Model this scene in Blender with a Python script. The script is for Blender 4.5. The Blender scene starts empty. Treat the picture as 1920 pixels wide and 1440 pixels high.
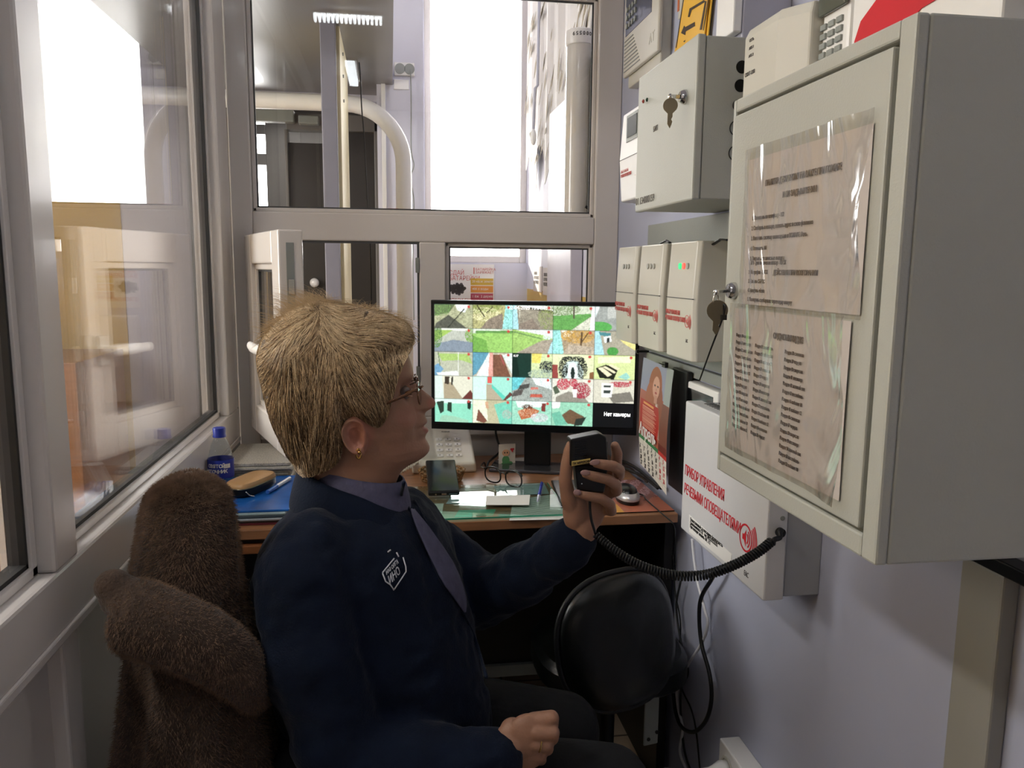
import bpy, bmesh, math, random
import numpy as np
from mathutils import Vector, Matrix, noise
C = bpy.context
scene = C.scene
COL = scene.collection
PI = math.pi
random.seed(7)
rng = np.random.default_rng(7)

# ------------------------------------------------------------------ camera
CAM_Z = 1.30
YAW, PITCH, ROLL, FPX = math.radians(8.70), math.radians(8.225), math.radians(0.517), 1484.0
_f = Vector((math.sin(YAW)*math.cos(PITCH), math.cos(YAW)*math.cos(PITCH), -math.sin(PITCH)))
_r = Vector((math.cos(YAW), -math.sin(YAW), 0)); _u = _r.cross(_f)
RT = math.cos(ROLL)*_r + math.sin(ROLL)*_u
UP = -math.sin(ROLL)*_r + math.cos(ROLL)*_u
cam_data = bpy.data.cameras.new('camera'); cam = bpy.data.objects.new('camera', cam_data); COL.objects.link(cam)
cam.matrix_world = Matrix(((RT.x, UP.x, -_f.x, 0), (RT.y, UP.y, -_f.y, 0), (RT.z, UP.z, -_f.z, CAM_Z), (0, 0, 0, 1)))
cam_data.sensor_width = 36; cam_data.lens = FPX/1920*36; cam_data.clip_start = .02
scene.camera = cam

# ------------------------------------------------------------------ view, world, lights
scene.view_settings.view_transform = 'Standard'; scene.view_settings.look = 'None'
scene.view_settings.gamma = 1; scene.view_settings.use_curve_mapping = False
scene.view_settings.exposure = 0.52
scene.cycles.max_bounces = 10; scene.cycles.diffuse_bounces = 5; scene.cycles.glossy_bounces = 5
scene.cycles.transparent_max_bounces = 24; scene.cycles.transmission_bounces = 8
scene.cycles.sample_clamp_indirect = 6; scene.cycles.caustics_reflective = False; scene.cycles.caustics_refractive = False
scene.cycles.use_denoising = True
world = bpy.data.worlds.new('sky'); scene.world = world; world.use_nodes = True
bg = world.node_tree.nodes['Background']; bg.inputs[0].default_value = (1.0, .985, .95, 1); bg.inputs[1].default_value = 9.0

def area(name, loc, rot, sx, sy, power, col=(1, 1, 1), portal=False):
    l = bpy.data.lights.new(name, 'AREA'); l.shape = 'RECTANGLE'; l.size = sx; l.size_y = sy
    l.energy = power; l.color = col
    if portal: l.cycles.is_portal = True
    o = bpy.data.objects.new(name, l); COL.objects.link(o); o.location = loc; o.rotation_euler = rot
    return o
DY = 2.35          # inner face of the window partition in front
XL, XR = -.44, .68  # left glazed partition, right wall
YF = 4.2           # far hallway wall
# daylight portal in the far hallway window, low sun raking through it
area('daylight_portal', (.45, YF+.13, 2.12), (math.radians(-90), 0, 0), .56, 1.58, 1, portal=True)
area('side_fill_portal', (-2.17, 2.0, 1.75), (0, math.radians(-90), 0), 1.3, 1.4, 1, portal=True)  # portal for the added side window
area('lobby_fill_light', (-.5, 4.9, 2.25), (0, 0, 0), .5, .15, 5, (1, .97, .92))  # unseen fill, added to lift the dark lobby
area('corridor_fill_light', (-1.35, .6, 2.585), (0, 0, 0), .18, 1.1, 22, (1, .97, .92))  # no fixture here: fill added to brighten the left corridor
sun = bpy.data.lights.new('sun', 'SUN'); sun.energy = 12; sun.angle = math.radians(1.2); sun.color = (1, .93, .8)
so = bpy.data.objects.new('sun', sun); COL.objects.link(so)
so.rotation_euler = Vector((-.42, 1.0, .45)).to_track_quat('Z', 'Y').to_euler()

# ------------------------------------------------------------------ helpers
def at(px, py, X=None, Y=None, Z=None):
    d = _f + RT*((px-960)/FPX) - UP*((py-720)/FPX)
    t = X/d.x if X is not None else Y/d.y if Y is not None else (Z-CAM_Z)/d.z
    return Vector((0, 0, CAM_Z)) + d*t
def lin(h):
    h = h.lstrip('#'); v = [int(h[i:i+2], 16)/255 for i in (0, 2, 4)]
    return tuple(x/12.92 if x <= .04045 else ((x+.055)/1.055)**2.4 for x in v)
def material(name, hexcol, rough=.5, metal=0, var=.06, vscale=8, bump=0, bscale=60, spec=.5, emit=None, estr=0, sheen=0, sss=0, coat=0, trans=0, ior=1.45, vcol=None, stretch=None):
    m = bpy.data.materials.new(name); m.use_nodes = True; nt = m.node_tree; p = nt.nodes['Principled BSDF']
    col = lin(hexcol); p.inputs['Base Color'].default_value = (*col, 1)
    p.inputs['Roughness'].default_value = rough; p.inputs['Metallic'].default_value = metal
    p.inputs['Specular IOR Level'].default_value = spec; p.inputs['IOR'].default_value = ior
    p.inputs['Coat Weight'].default_value = coat; p.inputs['Transmission Weight'].default_value = trans
    if sheen: p.inputs['Sheen Weight'].default_value = sheen; p.inputs['Sheen Roughness'].default_value = .4
    if sss: p.inputs['Subsurface Weight'].default_value = sss; p.inputs['Subsurface Radius'].default_value = (.012, .004, .002); p.inputs['Subsurface Scale'].default_value = .6
    tc = nt.nodes.new('ShaderNodeTexCoord'); src = tc.outputs['Object']
    if stretch:
        mp = nt.nodes.new('ShaderNodeMapping'); mp.inputs['Scale'].default_value = stretch; nt.links.new(src, mp.inputs[0]); src = mp.outputs[0]
    if vcol:
        a = nt.nodes.new('ShaderNodeAttribute'); a.attribute_name = vcol; nt.links.new(a.outputs['Color'], p.inputs['Base Color'])
    elif var:
        n = nt.nodes.new('ShaderNodeTexNoise'); n.inputs['Scale'].default_value = vscale; n.inputs['Detail'].default_value = 4
        nt.links.new(src, n.inputs['Vector'])
        r = nt.nodes.new('ShaderNodeValToRGB'); r.color_ramp.elements[0].position = .3; r.color_ramp.elements[1].position = .7
        r.color_ramp.elements[0].color = (*[max(0, x*(1-var)) for x in col], 1); r.color_ramp.elements[1].color = (*[min(1, x*(1+var)) for x in col], 1)
        nt.links.new(n.outputs['Fac'], r.inputs[0]); nt.links.new(r.outputs[0], p.inputs['Base Color'])
    if bump:
        n2 = nt.nodes.new('ShaderNodeTexNoise'); n2.inputs['Scale'].default_value = bscale; n2.inputs['Detail'].default_value = 6
        nt.links.new(src, n2.inputs['Vector']); b = nt.nodes.new('ShaderNodeBump'); b.inputs['Strength'].default_value = bump; b.inputs['Distance'].default_value = .004
        nt.links.new(n2.outputs['Fac'], b.inputs['Height']); nt.links.new(b.outputs[0], p.inputs['Normal'])
    if emit:
        p.inputs['Emission Color'].default_value = (*lin(emit), 1); p.inputs['Emission Strength'].default_value = estr
    return m
def glassmat(name, tint='#ffffff', ior=1.5, rough=0.0, bump=0, bscale=20, boost=1.0, bstretch=(1, 1, 1), bdist=.01):
    """thin clear sheet: Fresnel mix of a transparent and a glossy shader"""
    m = bpy.data.materials.new(name); m.use_nodes = True; nt = m.node_tree; nt.nodes.clear()
    o = nt.nodes.new('ShaderNodeOutputMaterial'); mx = nt.nodes.new('ShaderNodeMixShader'); t = nt.nodes.new('ShaderNodeBsdfTransparent'); g = nt.nodes.new('ShaderNodeBsdfGlossy')
    f = nt.nodes.new('ShaderNodeFresnel'); f.inputs[0].default_value = ior; t.inputs[0].default_value = (*lin(tint), 1); g.inputs['Roughness'].default_value = rough
    fac = f.outputs[0]; gm = nt.nodes.new('ShaderNodeNewGeometry'); e1 = nt.nodes.new('ShaderNodeMath'); e1.operation = 'MULTIPLY_ADD'; e1.inputs[1].default_value = -2; e1.inputs[2].default_value = 1
    e2 = nt.nodes.new('ShaderNodeMath'); e2.operation = 'POWER'; e2.inputs[0].default_value = ior; nt.links.new(gm.outputs['Backfacing'], e1.inputs[0]); nt.links.new(e1.outputs[0], e2.inputs[1]); nt.links.new(e2.outputs[0], f.inputs[0])   # same reflectance on both faces of the sheet
    if boost != 1:
        q = nt.nodes.new('ShaderNodeMath'); q.operation = 'MULTIPLY'; q.inputs[1].default_value = boost; q.use_clamp = True; nt.links.new(fac, q.inputs[0]); fac = q.outputs[0]
    if bump:
        tc = nt.nodes.new('ShaderNodeTexCoord'); mp = nt.nodes.new('ShaderNodeMapping'); mp.inputs['Scale'].default_value = bstretch; nt.links.new(tc.outputs['Object'], mp.inputs[0])
        n2 = nt.nodes.new('ShaderNodeTexNoise'); n2.inputs['Scale'].default_value = bscale; n2.inputs['Detail'].default_value = 3; n2.inputs['Distortion'].default_value = 1.2
        nt.links.new(mp.outputs[0], n2.inputs['Vector']); b = nt.nodes.new('ShaderNodeBump'); b.inputs['Strength'].default_value = bump; b.inputs['Distance'].default_value = bdist
        nt.links.new(n2.outputs['Fac'], b.inputs['Height']); nt.links.new(b.outputs[0], g.inputs['Normal']); nt.links.new(b.outputs[0], f.inputs['Normal'])
    nt.links.new(fac, mx.inputs[0]); nt.links.new(t.outputs[0], mx.inputs[1]); nt.links.new(g.outputs[0], mx.inputs[2]); nt.links.new(mx.outputs[0], o.inputs[0])
    return m

def basis(d, hint=None):
    d = Vector(d).normalized(); h = Vector(hint) if hint else (Vector((0, 0, 1)) if abs(d.z) < .9 else Vector((1, 0, 0)))
    a = h.cross(d).normalized(); return a, d.cross(a).normalized(), d
class MB:
    def __init__(s): s.v = []; s.f = []
    def add(s, v, f):
        k = len(s.v); s.v += [tuple(x) for x in v]; s.f += [tuple(i+k for i in q) for q in f]; return s
    def box(s, x0, x1, y0, y1, z0, z1):
        return s.add([(x0,y0,z0),(x1,y0,z0),(x1,y1,z0),(x0,y1,z0),(x0,y0,z1),(x1,y0,z1),(x1,y1,z1),(x0,y1,z1)],
                     [(0,3,2,1),(4,5,6,7),(0,1,5,4),(1,2,6,5),(2,3,7,6),(3,0,4,7)])
    def obox(s, c, ax, ay, az, sx, sy, sz):
        c, ax, ay, az = Vector(c), Vector(ax).normalized(), Vector(ay).normalized(), Vector(az).normalized()
        v = [c+ax*sx*i/2+ay*sy*j/2+az*sz*k/2 for k in (-1, 1) for (i, j) in ((-1,-1),(1,-1),(1,1),(-1,1))]
        return s.add(v, [(0,3,2,1),(4,5,6,7),(0,1,5,4),(1,2,6,5),(2,3,7,6),(3,0,4,7)])
    def loft(s, rings, cap=True, closed=False):
        n = len(rings[0]); v = [p for r in rings for p in r]; f = []; m = len(rings)
        for i in range(m if closed else m-1):
            for j in range(n):
                a, b = i*n+j, i*n+(j+1) % n; c2, d2 = ((i+1) % m)*n+(j+1) % n, ((i+1) % m)*n+j
                f.append((a, b, c2, d2))
        if cap and not closed: f.append(tuple(range(n-1, -1, -1))); f.append(tuple((m-1)*n+j for j in range(n)))
        return s.add(v, f)
    def cyl(s, p0, p1, r0, r1=None, n=24):
        r1 = r0 if r1 is None else r1; p0, p1 = Vector(p0), Vector(p1); a, b, d = basis(p1-p0)
        ring = lambda p, r: [p+a*r*math.cos(2*PI*k/n)+b*r*math.sin(2*PI*k/n) for k in range(n)]
        return s.loft([ring(p0, r0), ring(p1, r1)])
    def tube(s, path, r, n=10, flat=1.0, hint=None, closed=False):
        P = [Vector(p) for p in path]; rs = r if isinstance(r, (list, tuple)) else [r]*len(P); rings = []; pa = None
        for i, p in enumerate(P):
            if closed: d = P[(i+1) % len(P)]-P[i-1]
            else: d = P[min(i+1, len(P)-1)]-P[max(i-1, 0)]
            d = d.normalized()
            if pa is None: a, b, _ = basis(d, hint)
            else: a = (pa-d*pa.dot(d)).normalized(); b = d.cross(a)
            pa = a
            rings.append([p+a*rs[i]*math.cos(2*PI*k/n)+b*rs[i]*flat*math.sin(2*PI*k/n) for k in range(n)])
        return s.loft(rings, closed=closed)
    def lathe(s, prof, o, axis=(0, 0, 1), n=40, cap=True):
        a, b, d = basis(axis); o = Vector(o)
        return s.loft([[o+d*z+a*r*math.cos(2*PI*k/n)+b*r*math.sin(2*PI*k/n) for k in range(n)] for r, z in prof], cap=cap)
    def prism(s, pts, nrm, t):
        n = len(pts); P = [Vector(p) for p in pts]; N = Vector(nrm).normalized()*t
        return s.add(P+[p+N for p in P], [tuple(range(n-1, -1, -1)), tuple(range(n, 2*n))]+[(i, (i+1) % n, n+(i+1) % n, n+i) for i in range(n)])
    def sphere(s, c, r, n=20, m=12, ax=None):
        c = Vector(c); r = r if isinstance(r, (tuple, list)) else (r, r, r)
        A = ax or (Vector((1,0,0)), Vector((0,1,0)), Vector((0,0,1))); rings = []
        for i in range(m+1):
            t = PI*(.002+.996*i/m); rings.append([c+A[0]*r[0]*math.sin(t)*math.cos(2*PI*k/n)+A[1]*r[1]*math.sin(t)*math.sin(2*PI*k/n)+A[2]*r[2]*math.cos(t) for k in range(n)])
        return s.loft(rings[::-1])
    def frame(s, x0, x1, z0, z1, y0, y1, w):   # rectangular frame in XZ
        wl, wr, wb, wt = w if isinstance(w, (tuple, list)) else (w,)*4
        s.box(x0, x0+wl, y0, y1, z0, z1); s.box(x1-wr, x1, y0, y1, z0, z1)
        s.box(x0+wl, x1-wr, y0, y1, z0, z0+wb); return s.box(x0+wl, x1-wr, y0, y1, z1-wt, z1)
    def build(s, name, mat=None, parent=None, bevel=0, smooth=False, seg=2, colors=None, sharp=None):
        off = Vector((0, 0, 0)); q = parent
        while q is not None: off += q.location; q = q.parent
        me = bpy.data.meshes.new(name); me.from_pydata([(x-off.x, y-off.y, z-off.z) for x, y, z in s.v], [], s.f)
        bm = bmesh.new(); bm.from_mesh(me)
        if colors is None: bmesh.ops.recalc_face_normals(bm, faces=bm.faces)
        bm.to_mesh(me); bm.free()
        o = bpy.data.objects.new(name, me); COL.objects.link(o); o.parent = parent
        if mat: me.materials.append(mat)
        if smooth: me.polygons.foreach_set('use_smooth', [True]*len(me.polygons)); 
        if smooth == 'auto': me.set_sharp_from_angle(angle=math.radians(38))
        if bevel:
            md = o.modifiers.new('bevel', 'BEVEL'); md.width = bevel; md.segments = seg; md.limit_method = 'ANGLE'; md.angle_limit = math.radians(40)
            md.harden_normals = False
        if colors is not None:
            at_ = me.color_attributes.new('Col', 'FLOAT_COLOR', 'CORNER'); at_.data.foreach_set('color', np.asarray(colors, dtype=np.float32).ravel())
        return o
def thing(name, label, cat, loc=(0, 0, 0), group=None):
    o = bpy.data.objects.new(name, None); COL.objects.link(o); o.location = loc; o.empty_display_size = .05
    o['label'] = label; o['category'] = cat
    if group: o['group'] = group
    return o
def tag(o, label, cat, group=None, kind=None):
    o['label'] = label; o['category'] = cat
    if group: o['group'] = group
    if kind: o['kind'] = kind
    return o
def struct(o, label=None):
    o['kind'] = 'structure'
    if label: o['label'] = label
    return o
DG = None
FB = {}
def text(name, s, size, o, xd, yd, mat, parent=None, ext=.0003, align='LEFT', sx=1.0, bold=0, spacing=1.0, line=1.0):
    """flat lettering as a mesh lying in the plane (xd, yd) with its baseline start at o"""
    cu = bpy.data.curves.new('t', 'FONT'); cu.body = s; cu.size = size; cu.extrude = ext; cu.align_x = align; cu.offset = bold; cu.resolution_u = 3
    cu.space_character = spacing; cu.space_line = line
    ob = bpy.data.objects.new('t', cu); COL.objects.link(ob); C.view_layer.update()
    me = bpy.data.meshes.new_from_object(ob.evaluated_get(C.evaluated_depsgraph_get()))
    bpy.data.objects.remove(ob); bpy.data.curves.remove(cu)
    xd, yd = Vector(xd).normalized(), Vector(yd).normalized(); zd = xd.cross(yd).normalized(); o = Vector(o)
    off = Vector((0, 0, 0)); q = parent
    while q is not None: off += q.location; q = q.parent
    for v in me.vertices: v.co = o - off + xd*v.co.x*sx + yd*v.co.y + zd*v.co.z
    me.name = name; r = bpy.data.objects.new(name, me); COL.objects.link(r); r.parent = parent; me.materials.clear(); me.materials.append(mat)
    return r
def painted(name, W, H, img, o, xd, yd, w, h, mat, parent=None, warp=None):
    """a flat sheet carrying a W x H colour attribute (row 0 on top)"""
    xd, yd, o = Vector(xd).normalized(), Vector(yd).normalized(), Vector(o)
    zd = xd.cross(yd); b = MB(); b.v = []
    for j in range(H+1):
        for i in range(W+1):
            p = o+xd*(w*i/W)+yd*(h*(1-j/H))
            if warp: p = p+warp(i/W, 1-j/H)
            b.v.append(tuple(p))
    b.f = [(j*(W+1)+i, (j+1)*(W+1)+i, (j+1)*(W+1)+i+1, j*(W+1)+i+1) for j in range(H) for i in range(W)]
    cols = np.ones((H*W, 4, 4), np.float32); cols[:, :, :3] = img.reshape(H*W, 1, 3)
    return b.build(name, mat, parent, colors=cols)
def crv(pts, n=8):
    """Catmull-Rom through points"""
    P = [Vector(p) for p in pts]; P = [P[0]*2-P[1]]+P+[P[-1]*2-P[-2]]; out = []
    for i in range(1, len(P)-2):
        for k in range(n):
            t = k/n; a, b, c, d = P[i-1:i+3]
            out.append(.5*((2*b)+(c-a)*t+(2*a-5*b+4*c-d)*t*t+(3*b-a-3*c+d)*t**3))
    return out+[P[-2]]
DOWNR = ((0, -1, 0), (0, 0, 1))   # right wall: text runs towards the camera
FRONT = ((1, 0, 0), (0, 0, 1))

# ------------------------------------------------------------------ materials
M = {}
M['pvc'] = material('white_pvc', '#d9d3cd', .22, var=.02, vscale=3, coat=.2)
M['pvc_panel'] = material('white_pvc_panel', '#cfcac5', .35, var=.03)
M['gasket'] = material('grey_rubber_gasket', '#4a4a4a', .6)
M['gasket_d'] = material('dark_rubber_gasket', '#252525', .6)
M['wall'] = material('lavender_painted_wall', '#a9adc0', .55, var=.035, vscale=2.5, bump=.15, bscale=30)
M['hallwhite'] = material('white_hall_paint', '#cfcfdb', .6, var=.03)
M['hallyellow'] = material('ochre_hall_paint', '#c7a75c', .6, var=.05, vscale=2)
M['darkceil'] = material('grey_satin_ceiling', '#77746f', .3, var=.06, vscale=2)
M['tilefloor'] = None
M['darkroom'] = material('dark_doorway_wood', '#2a2622', .45, var=.15, vscale=4)
M['greypaint'] = material('grey_powder_coated_steel', '#abaca3', .38, var=.025, vscale=5, bump=.12, bscale=400)
M['greydark'] = material('mid_grey_steel', '#8b8f8a', .42, var=.04, bump=.1, bscale=300)
M['plastic'] = material('ivory_plastic', '#c6c3b7', .33, var=.02)
M['whiteplastic'] = material('white_plastic', '#e6e5e2', .3, var=.02)
M['whitesteel'] = material('white_painted_steel', '#cfcfd0', .3, var=.02, bump=.05, bscale=300)
M['black'] = material('black_plastic', '#0b0b0c', .35, var=.1)
M['blackgloss'] = material('black_gloss', '#050506', .08, var=0)
M['blackrub'] = material('black_rubber', '#0e0e10', .5, var=.1)
M['red'] = material('red_print', '#c8202c', .5, var=.03)
M['redp'] = material('faded_red_print', '#c8605a', .5, var=.05)
M['ink'] = material('black_ink', '#22201f', .6, var=0)
M['inkgrey'] = material('grey_ink', '#56504e', .6, var=0)
M['inkfade'] = material('faded_ink', '#716965', .6, var=0)
M['chrome'] = material('chrome', '#c9c9c9', .12, 1, var=.03)
M['brass'] = material('nickel_key', '#8b8068', .3, 1, var=.06)
M['paper'] = material('white_paper', '#c9c2be', .75, var=.02, vscale=20)
M['paperw'] = material('bright_paper', '#e9e7e2', .7, var=.02)
M['wood'] = material('cherry_laminate', '#9c6e4c', .3, var=.22, vscale=6, stretch=(1, 12, 12), coat=.15)
M['woode'] = material('cherry_laminate_edge', '#8f5a36', .35, var=.15, vscale=6, stretch=(1, 12, 12))
M['darkwood'] = material('dark_panel', '#1d1a19', .5, var=.15, vscale=5)
M['glass'] = glassmat('window_glass')
M['glass2'] = glassmat('glass_pane', '#ffffff', boost=1.0)
M['film'] = glassmat('crumpled_clear_film', '#f6f4f0', rough=.14, bump=.8, bscale=4.5, boost=2.6, bstretch=(1, 1.6, .8), bdist=.02)
M['deskglass'] = glassmat('desk_glass', '#f0faf6', boost=1.2)
M['greenedge'] = material('green_glass_edge', '#3f9c7c', .2, var=.05)
M['yellow'] = material('yellow_sign', '#e8b73e', .4, var=.02)
M['cableW'] = material('white_cable', '#d5d5d8', .4, var=.02)
M['brown_fleece'] = material('brown_fleece', '#46372d', .95, var=.25, vscale=60, bump=.8, bscale=220, sheen=.12)
M['vc'] = material('printed_colour', '#ffffff', .45, vcol='Col')
# ================================================================== SETTING
def tiles():
    m = material('beige_floor_tiles', '#c8b49c', .3, var=.06, vscale=3)
    nt = m.node_tree; p = nt.nodes['Principled BSDF']; b = nt.nodes.new('ShaderNodeTexBrick'); tc = nt.nodes.new('ShaderNodeTexCoord')
    b.offset = 0; b.inputs['Scale'].default_value = 3; b.inputs['Brick Width'].default_value = 1; b.inputs['Row Height'].default_value = 1; b.inputs['Mortar Size'].default_value = .012
    b.inputs['Color1'].default_value = (*lin('#cdb9a2'), 1); b.inputs['Color2'].default_value = (*lin('#bfa98f'), 1); b.inputs['Mortar'].default_value = (*lin('#6c5f54'), 1)
    nt.links.new(tc.outputs['Object'], b.inputs['Vector']); nt.links.new(b.outputs['Color'], p.inputs['Base Color']); return m
M['tilefloor'] = tiles()
struct(MB().box(-2.4, 1.3, -1.3, 6.2, -.06, 0).build('floor', M['tilefloor']))
struct(MB().box(XL-.07, XR+.1, -1.1, DY+.07, 2.4, 2.46).build('ceiling', M['hallwhite']))
struct(MB().box(XR, XR+.1, -1.1, DY+.07, 0, 2.4).build('wall_right', M['wall']))
struct(MB().box(XL-.07, XR+.1, -1.16, -1.1, 0, 2.4).build('wall_back', material('dim_grey_wall', '#77797f', .6)))

# --- glazed partition in front (one PVC frame, big upper light, small sash opening and fixed light)
X0, X1, X2, X3, X4 = -.44, -.382, .605, .68, 0
w1 = bpy.data.objects.new('window_1', None); COL.objects.link(w1); w1['kind'] = 'structure'; w1.location = (0, DY, 0)
fr = MB(); y0, y1 = DY, DY+.07
fr.box(XL, X1, y0, y1, 0, 2.4); fr.box(X2, XR, y0, y1, 0, 2.4); fr.box(X1, X2, y0, y1, 2.08, 2.4)
fr.box(X1, X2, y0, y1, 1.377, 1.456)
fr.box(.083, .159, y0, y1, .86, 1.377)
fr.box(X1, -.30, y0, y1, .86, 1.377)
fr.box(X1, X2, y0, y1, .80, .86)
fr.build('frame', M['pvc'], w1, bevel=.004)
fb = MB()
def bead(b, x0, x1, z0, z1, y, w=.012, d=.012):   # sloped glazing bead
    for (a, c, e, g) in ((x0, x1, z0, z0+w), (x0, x1, z1-w, z1)): b.box(a, c, y, y+d, e, g)
    for (a, c) in ((x0, x0+w), (x1-w, x1)): b.box(a, c, y, y+d, z0, z1)
bead(fb, X1, X2, 1.456, 2.08, DY+.014); bead(fb, .159, X2, .86, 1.377, DY+.014)
fb.build('glazing_bead', M['pvc'], w1, bevel=.003)
g = MB(); bead(g, X1+.012, X2-.012, 1.468, 2.068, DY+.018, .004, .006); bead(g, .171, X2-.012, .872, 1.365, DY+.018, .004, .006)
g.frame(-.30, .083, .86, 1.377, DY+.004, DY+.02, .006)
g.build('gasket', M['gasket'], w1)
MB().box(X1+.01, X2-.01, DY+.03, DY+.034, 1.465, 2.07).build('pane', M['glass'], w1)
MB().box(.169, X2-.01, DY+.03, DY+.034, .87, 1.367).build('pane', M['glass'], w1)
MB().box(X1, X2, DY+.02, DY+.05, 0, .80).build('lower_panel', M['pvc_panel'], w1)
for zz in (1.31, .99): MB().box(.072, .083, DY-.002, DY+.02, zz-.022, zz+.022).build('strike_plate', M['greydark'], w1, bevel=.002)

# --- the open casement
w2 = bpy.data.objects.new('window_2', None); COL.objects.link(w2); w2['kind'] = 'structure'
hx, hy = -.402, 2.322; fx_, fy_ = -.258, 1.925; ang = math.atan2(fy_-hy, fx_-hx); Ls = math.hypot(fx_-hx, fy_-hy)
w2.location = (hx, hy, 0)
sd = Vector((math.cos(ang), math.sin(ang), 0)); sn = Vector((-sd.y, sd.x, 0)); sn = sn if sn.x > 0 else -sn   # sn points to the outer face
def sbox(b, a0, a1, d0, d1, z0, z1):
    return b.obox(Vector((hx, hy, 0))+sd*(a0+a1)/2+sn*(d0+d1)/2+Vector((0, 0, (z0+z1)/2)), sd, sn, (0, 0, 1), a1-a0, d1-d0, z1-z0)
sz0, sz1, sw = .845, 1.388, .078
b = MB(); sbox(b, 0, sw, 0, .058, sz0, sz1); sbox(b, Ls-sw, Ls, 0, .058, sz0, sz1); sbox(b, sw, Ls-sw, 0, .058, sz0, sz0+sw); sbox(b, sw, Ls-sw, 0, .058, sz1-sw, sz1)
b.build('sash_frame', M['pvc'], w2, bevel=.004)
b = MB(); e = .016
sbox(b, sw, sw+e, .01, .045, sz0+sw, sz1-sw); sbox(b, Ls-sw-e, Ls-sw, .01, .045, sz0+sw, sz1-sw); sbox(b, sw, Ls-sw, .01, .045, sz0+sw, sz0+sw+e); sbox(b, sw, Ls-sw, .01, .045, sz1-sw-e, sz1-sw)
b.build('glazing_bead', M['pvc'], w2, bevel=.003)
b = MB(); e2 = .005; q = sw+e
for d0 in (.017,):
    sbox(b, q, q+e2, d0, .03, sz0+q, sz1-q); sbox(b, Ls-q-e2, Ls-q, d0, .03, sz0+q, sz1-q); sbox(b, q, Ls-q, d0, .03, sz0+q, sz0+q+e2); sbox(b, q, Ls-q, d0, .03, sz1-q-e2, sz1-q)
b.build('gasket', M['gasket'], w2)
b = MB(); sbox(b, q-.005, Ls-q+.005, .02, .024, sz0+q-.005, sz1-q+.005); sbox(b, q-.005, Ls-q+.005, .034, .038, sz0+q-.005, sz1-q+.005); b.build('pane', M['glass'], w2)
b = MB(); sbox(b, Ls-.001, Ls+.0015, .018, .036, sz0+.03, sz1-.03); b.build('lock_strip', M['greydark'], w2)
b = MB()
for zz in (.95, 1.10, 1.255): sbox(b, Ls, Ls+.004, .02, .034, zz-.018, zz+.018)
b.build('lock_cam', M['chrome'], w2, bevel=.001)
hb = MB(); hc = Vector((hx, hy, 0))+sd*(Ls-.036)+Vector((0, 0, 1.105))
hb.obox(hc-sn*.006, sd, sn, (0, 0, 1), .03, .012, .07); hb.cyl(hc, hc-sn*.042, .0095); hb.tube(crv([hc-sn*.040+sd*.006, hc-sn*.047-sd*.03, hc-sn*.046-sd*.08, hc-sn*.042-sd*.125]), [.010]*8+[.0098]*8+[.0085]*8+[.0075], n=14, flat=1.3)
hb.build('sash_handle', M['whiteplastic'], w2, smooth='auto', bevel=.002)

# --- glazed partition on the left
w3 = bpy.data.objects.new('window_3', None); COL.objects.link(w3); w3['kind'] = 'structure'; w3.location = (XL, 0, 0)
xo = XL-.07
b = MB()
b.box(xo, XL, -1.1, DY, .812, .898); b.box(xo, XL, -1.1, DY, 2.25, 2.4)
for (a, c) in ((2.21, DY), (1.075, 1.15), (-1.1, -1.03)): b.box(xo, XL, a, c, .898, 2.25)
b.build('frame', M['pvc'], w3, bevel=.005)
b = MB()
for (a, c) in ((1.15, 2.21), (-1.03, 1.075)):
    for d in (XL-.022,):
        b.box(d-.03, d, a, a+.018, .898, 2.25); b.box(d-.03, d, c-.018, c, .898, 2.25); b.box(d-.03, d, a, c, .898, .914); b.box(d-.03, d, a, c, 2.232, 2.25)
b.build('glazing_bead', M['pvc'], w3, bevel=.003)
b = MB()
for (a, c) in ((1.168, 2.192), (-1.012, 1.057)):
    d = XL-.026; b.box(d-.022, d, a, a+.006, .914, 2.232); b.box(d-.022, d, c-.006, c, .914, 2.232); b.box(d-.022, d, a, c, .914, .920); b.box(d-.022, d, a, c, 2.226, 2.232)
b.build('gasket', M['gasket_d'], w3)
for (a, c) in ((1.16, 2.2), (-1.02, 1.067)):
    b = MB(); b.box(XL-.034, XL-.030, a, c, .905, 2.24); b.box(XL-.048, XL-.044, a, c, .905, 2.24); b.build('pane', M['glass2'], w3)
b = MB(); b.box(xo+.02, XL-.025, -1.1, DY, .06, .812); b.build('lower_panel', M['pvc_panel'], w3)
b = MB(); b.box(xo, XL-.004, -1.1, DY, 0, .06)
for yy in (1.085, -.3): b.box(xo, XL-.004, yy, yy+.055, .06, .812)
b.build('batten', M['pvc'], w3, bevel=.004)
b = MB(); b.box(XL-.012, XL+.003, -1.1, DY, .800, .815); b.build('moulding_strip', M['pvc'], w3, bevel=.003)

# --- hallway shell
fw = MB()   # far wall with window opening X .18...72, z 1.34..2.55 and doorway to the left
YW = YF+.12
fw.box(.01, .18, YF, YW, 0, 3.0); fw.box(.18, .72, YF, YW, 0, 1.335); fw.box(.18, .72, YF, YW, 2.92, 3.0); fw.box(.72, 1.3, YF, YW, 0, 3.0)
fw.box(-1.12, .01, YF, YW, 2.13, 3.0)
struct(fw.build('wall_far', M['hallwhite'])); 
b = MB(); b.box(-1.3, -.98, YF-.012, YF, 0, 3.0); b.box(-1.3, -1.12, YF, YW, 0, 3.0); struct(b.build('wall_corner', M['hallwhite']))
struct(MB().box(-2.2, -1.3, YF-.02, YW, 0, 3.0).build('wall_far_left', M['hallyellow']))
b = MB(); b.box(-2.3, -2.2, -1.3, 1.3, 0, 3.0); b.box(-2.3, -2.2, 2.7, 6.2, 0, 3.0); b.box(-2.3, -2.2, 1.3, 2.7, 0, 1.1); b.box(-2.3, -2.2, 1.3, 2.7, 2.4, 3.0)
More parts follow.
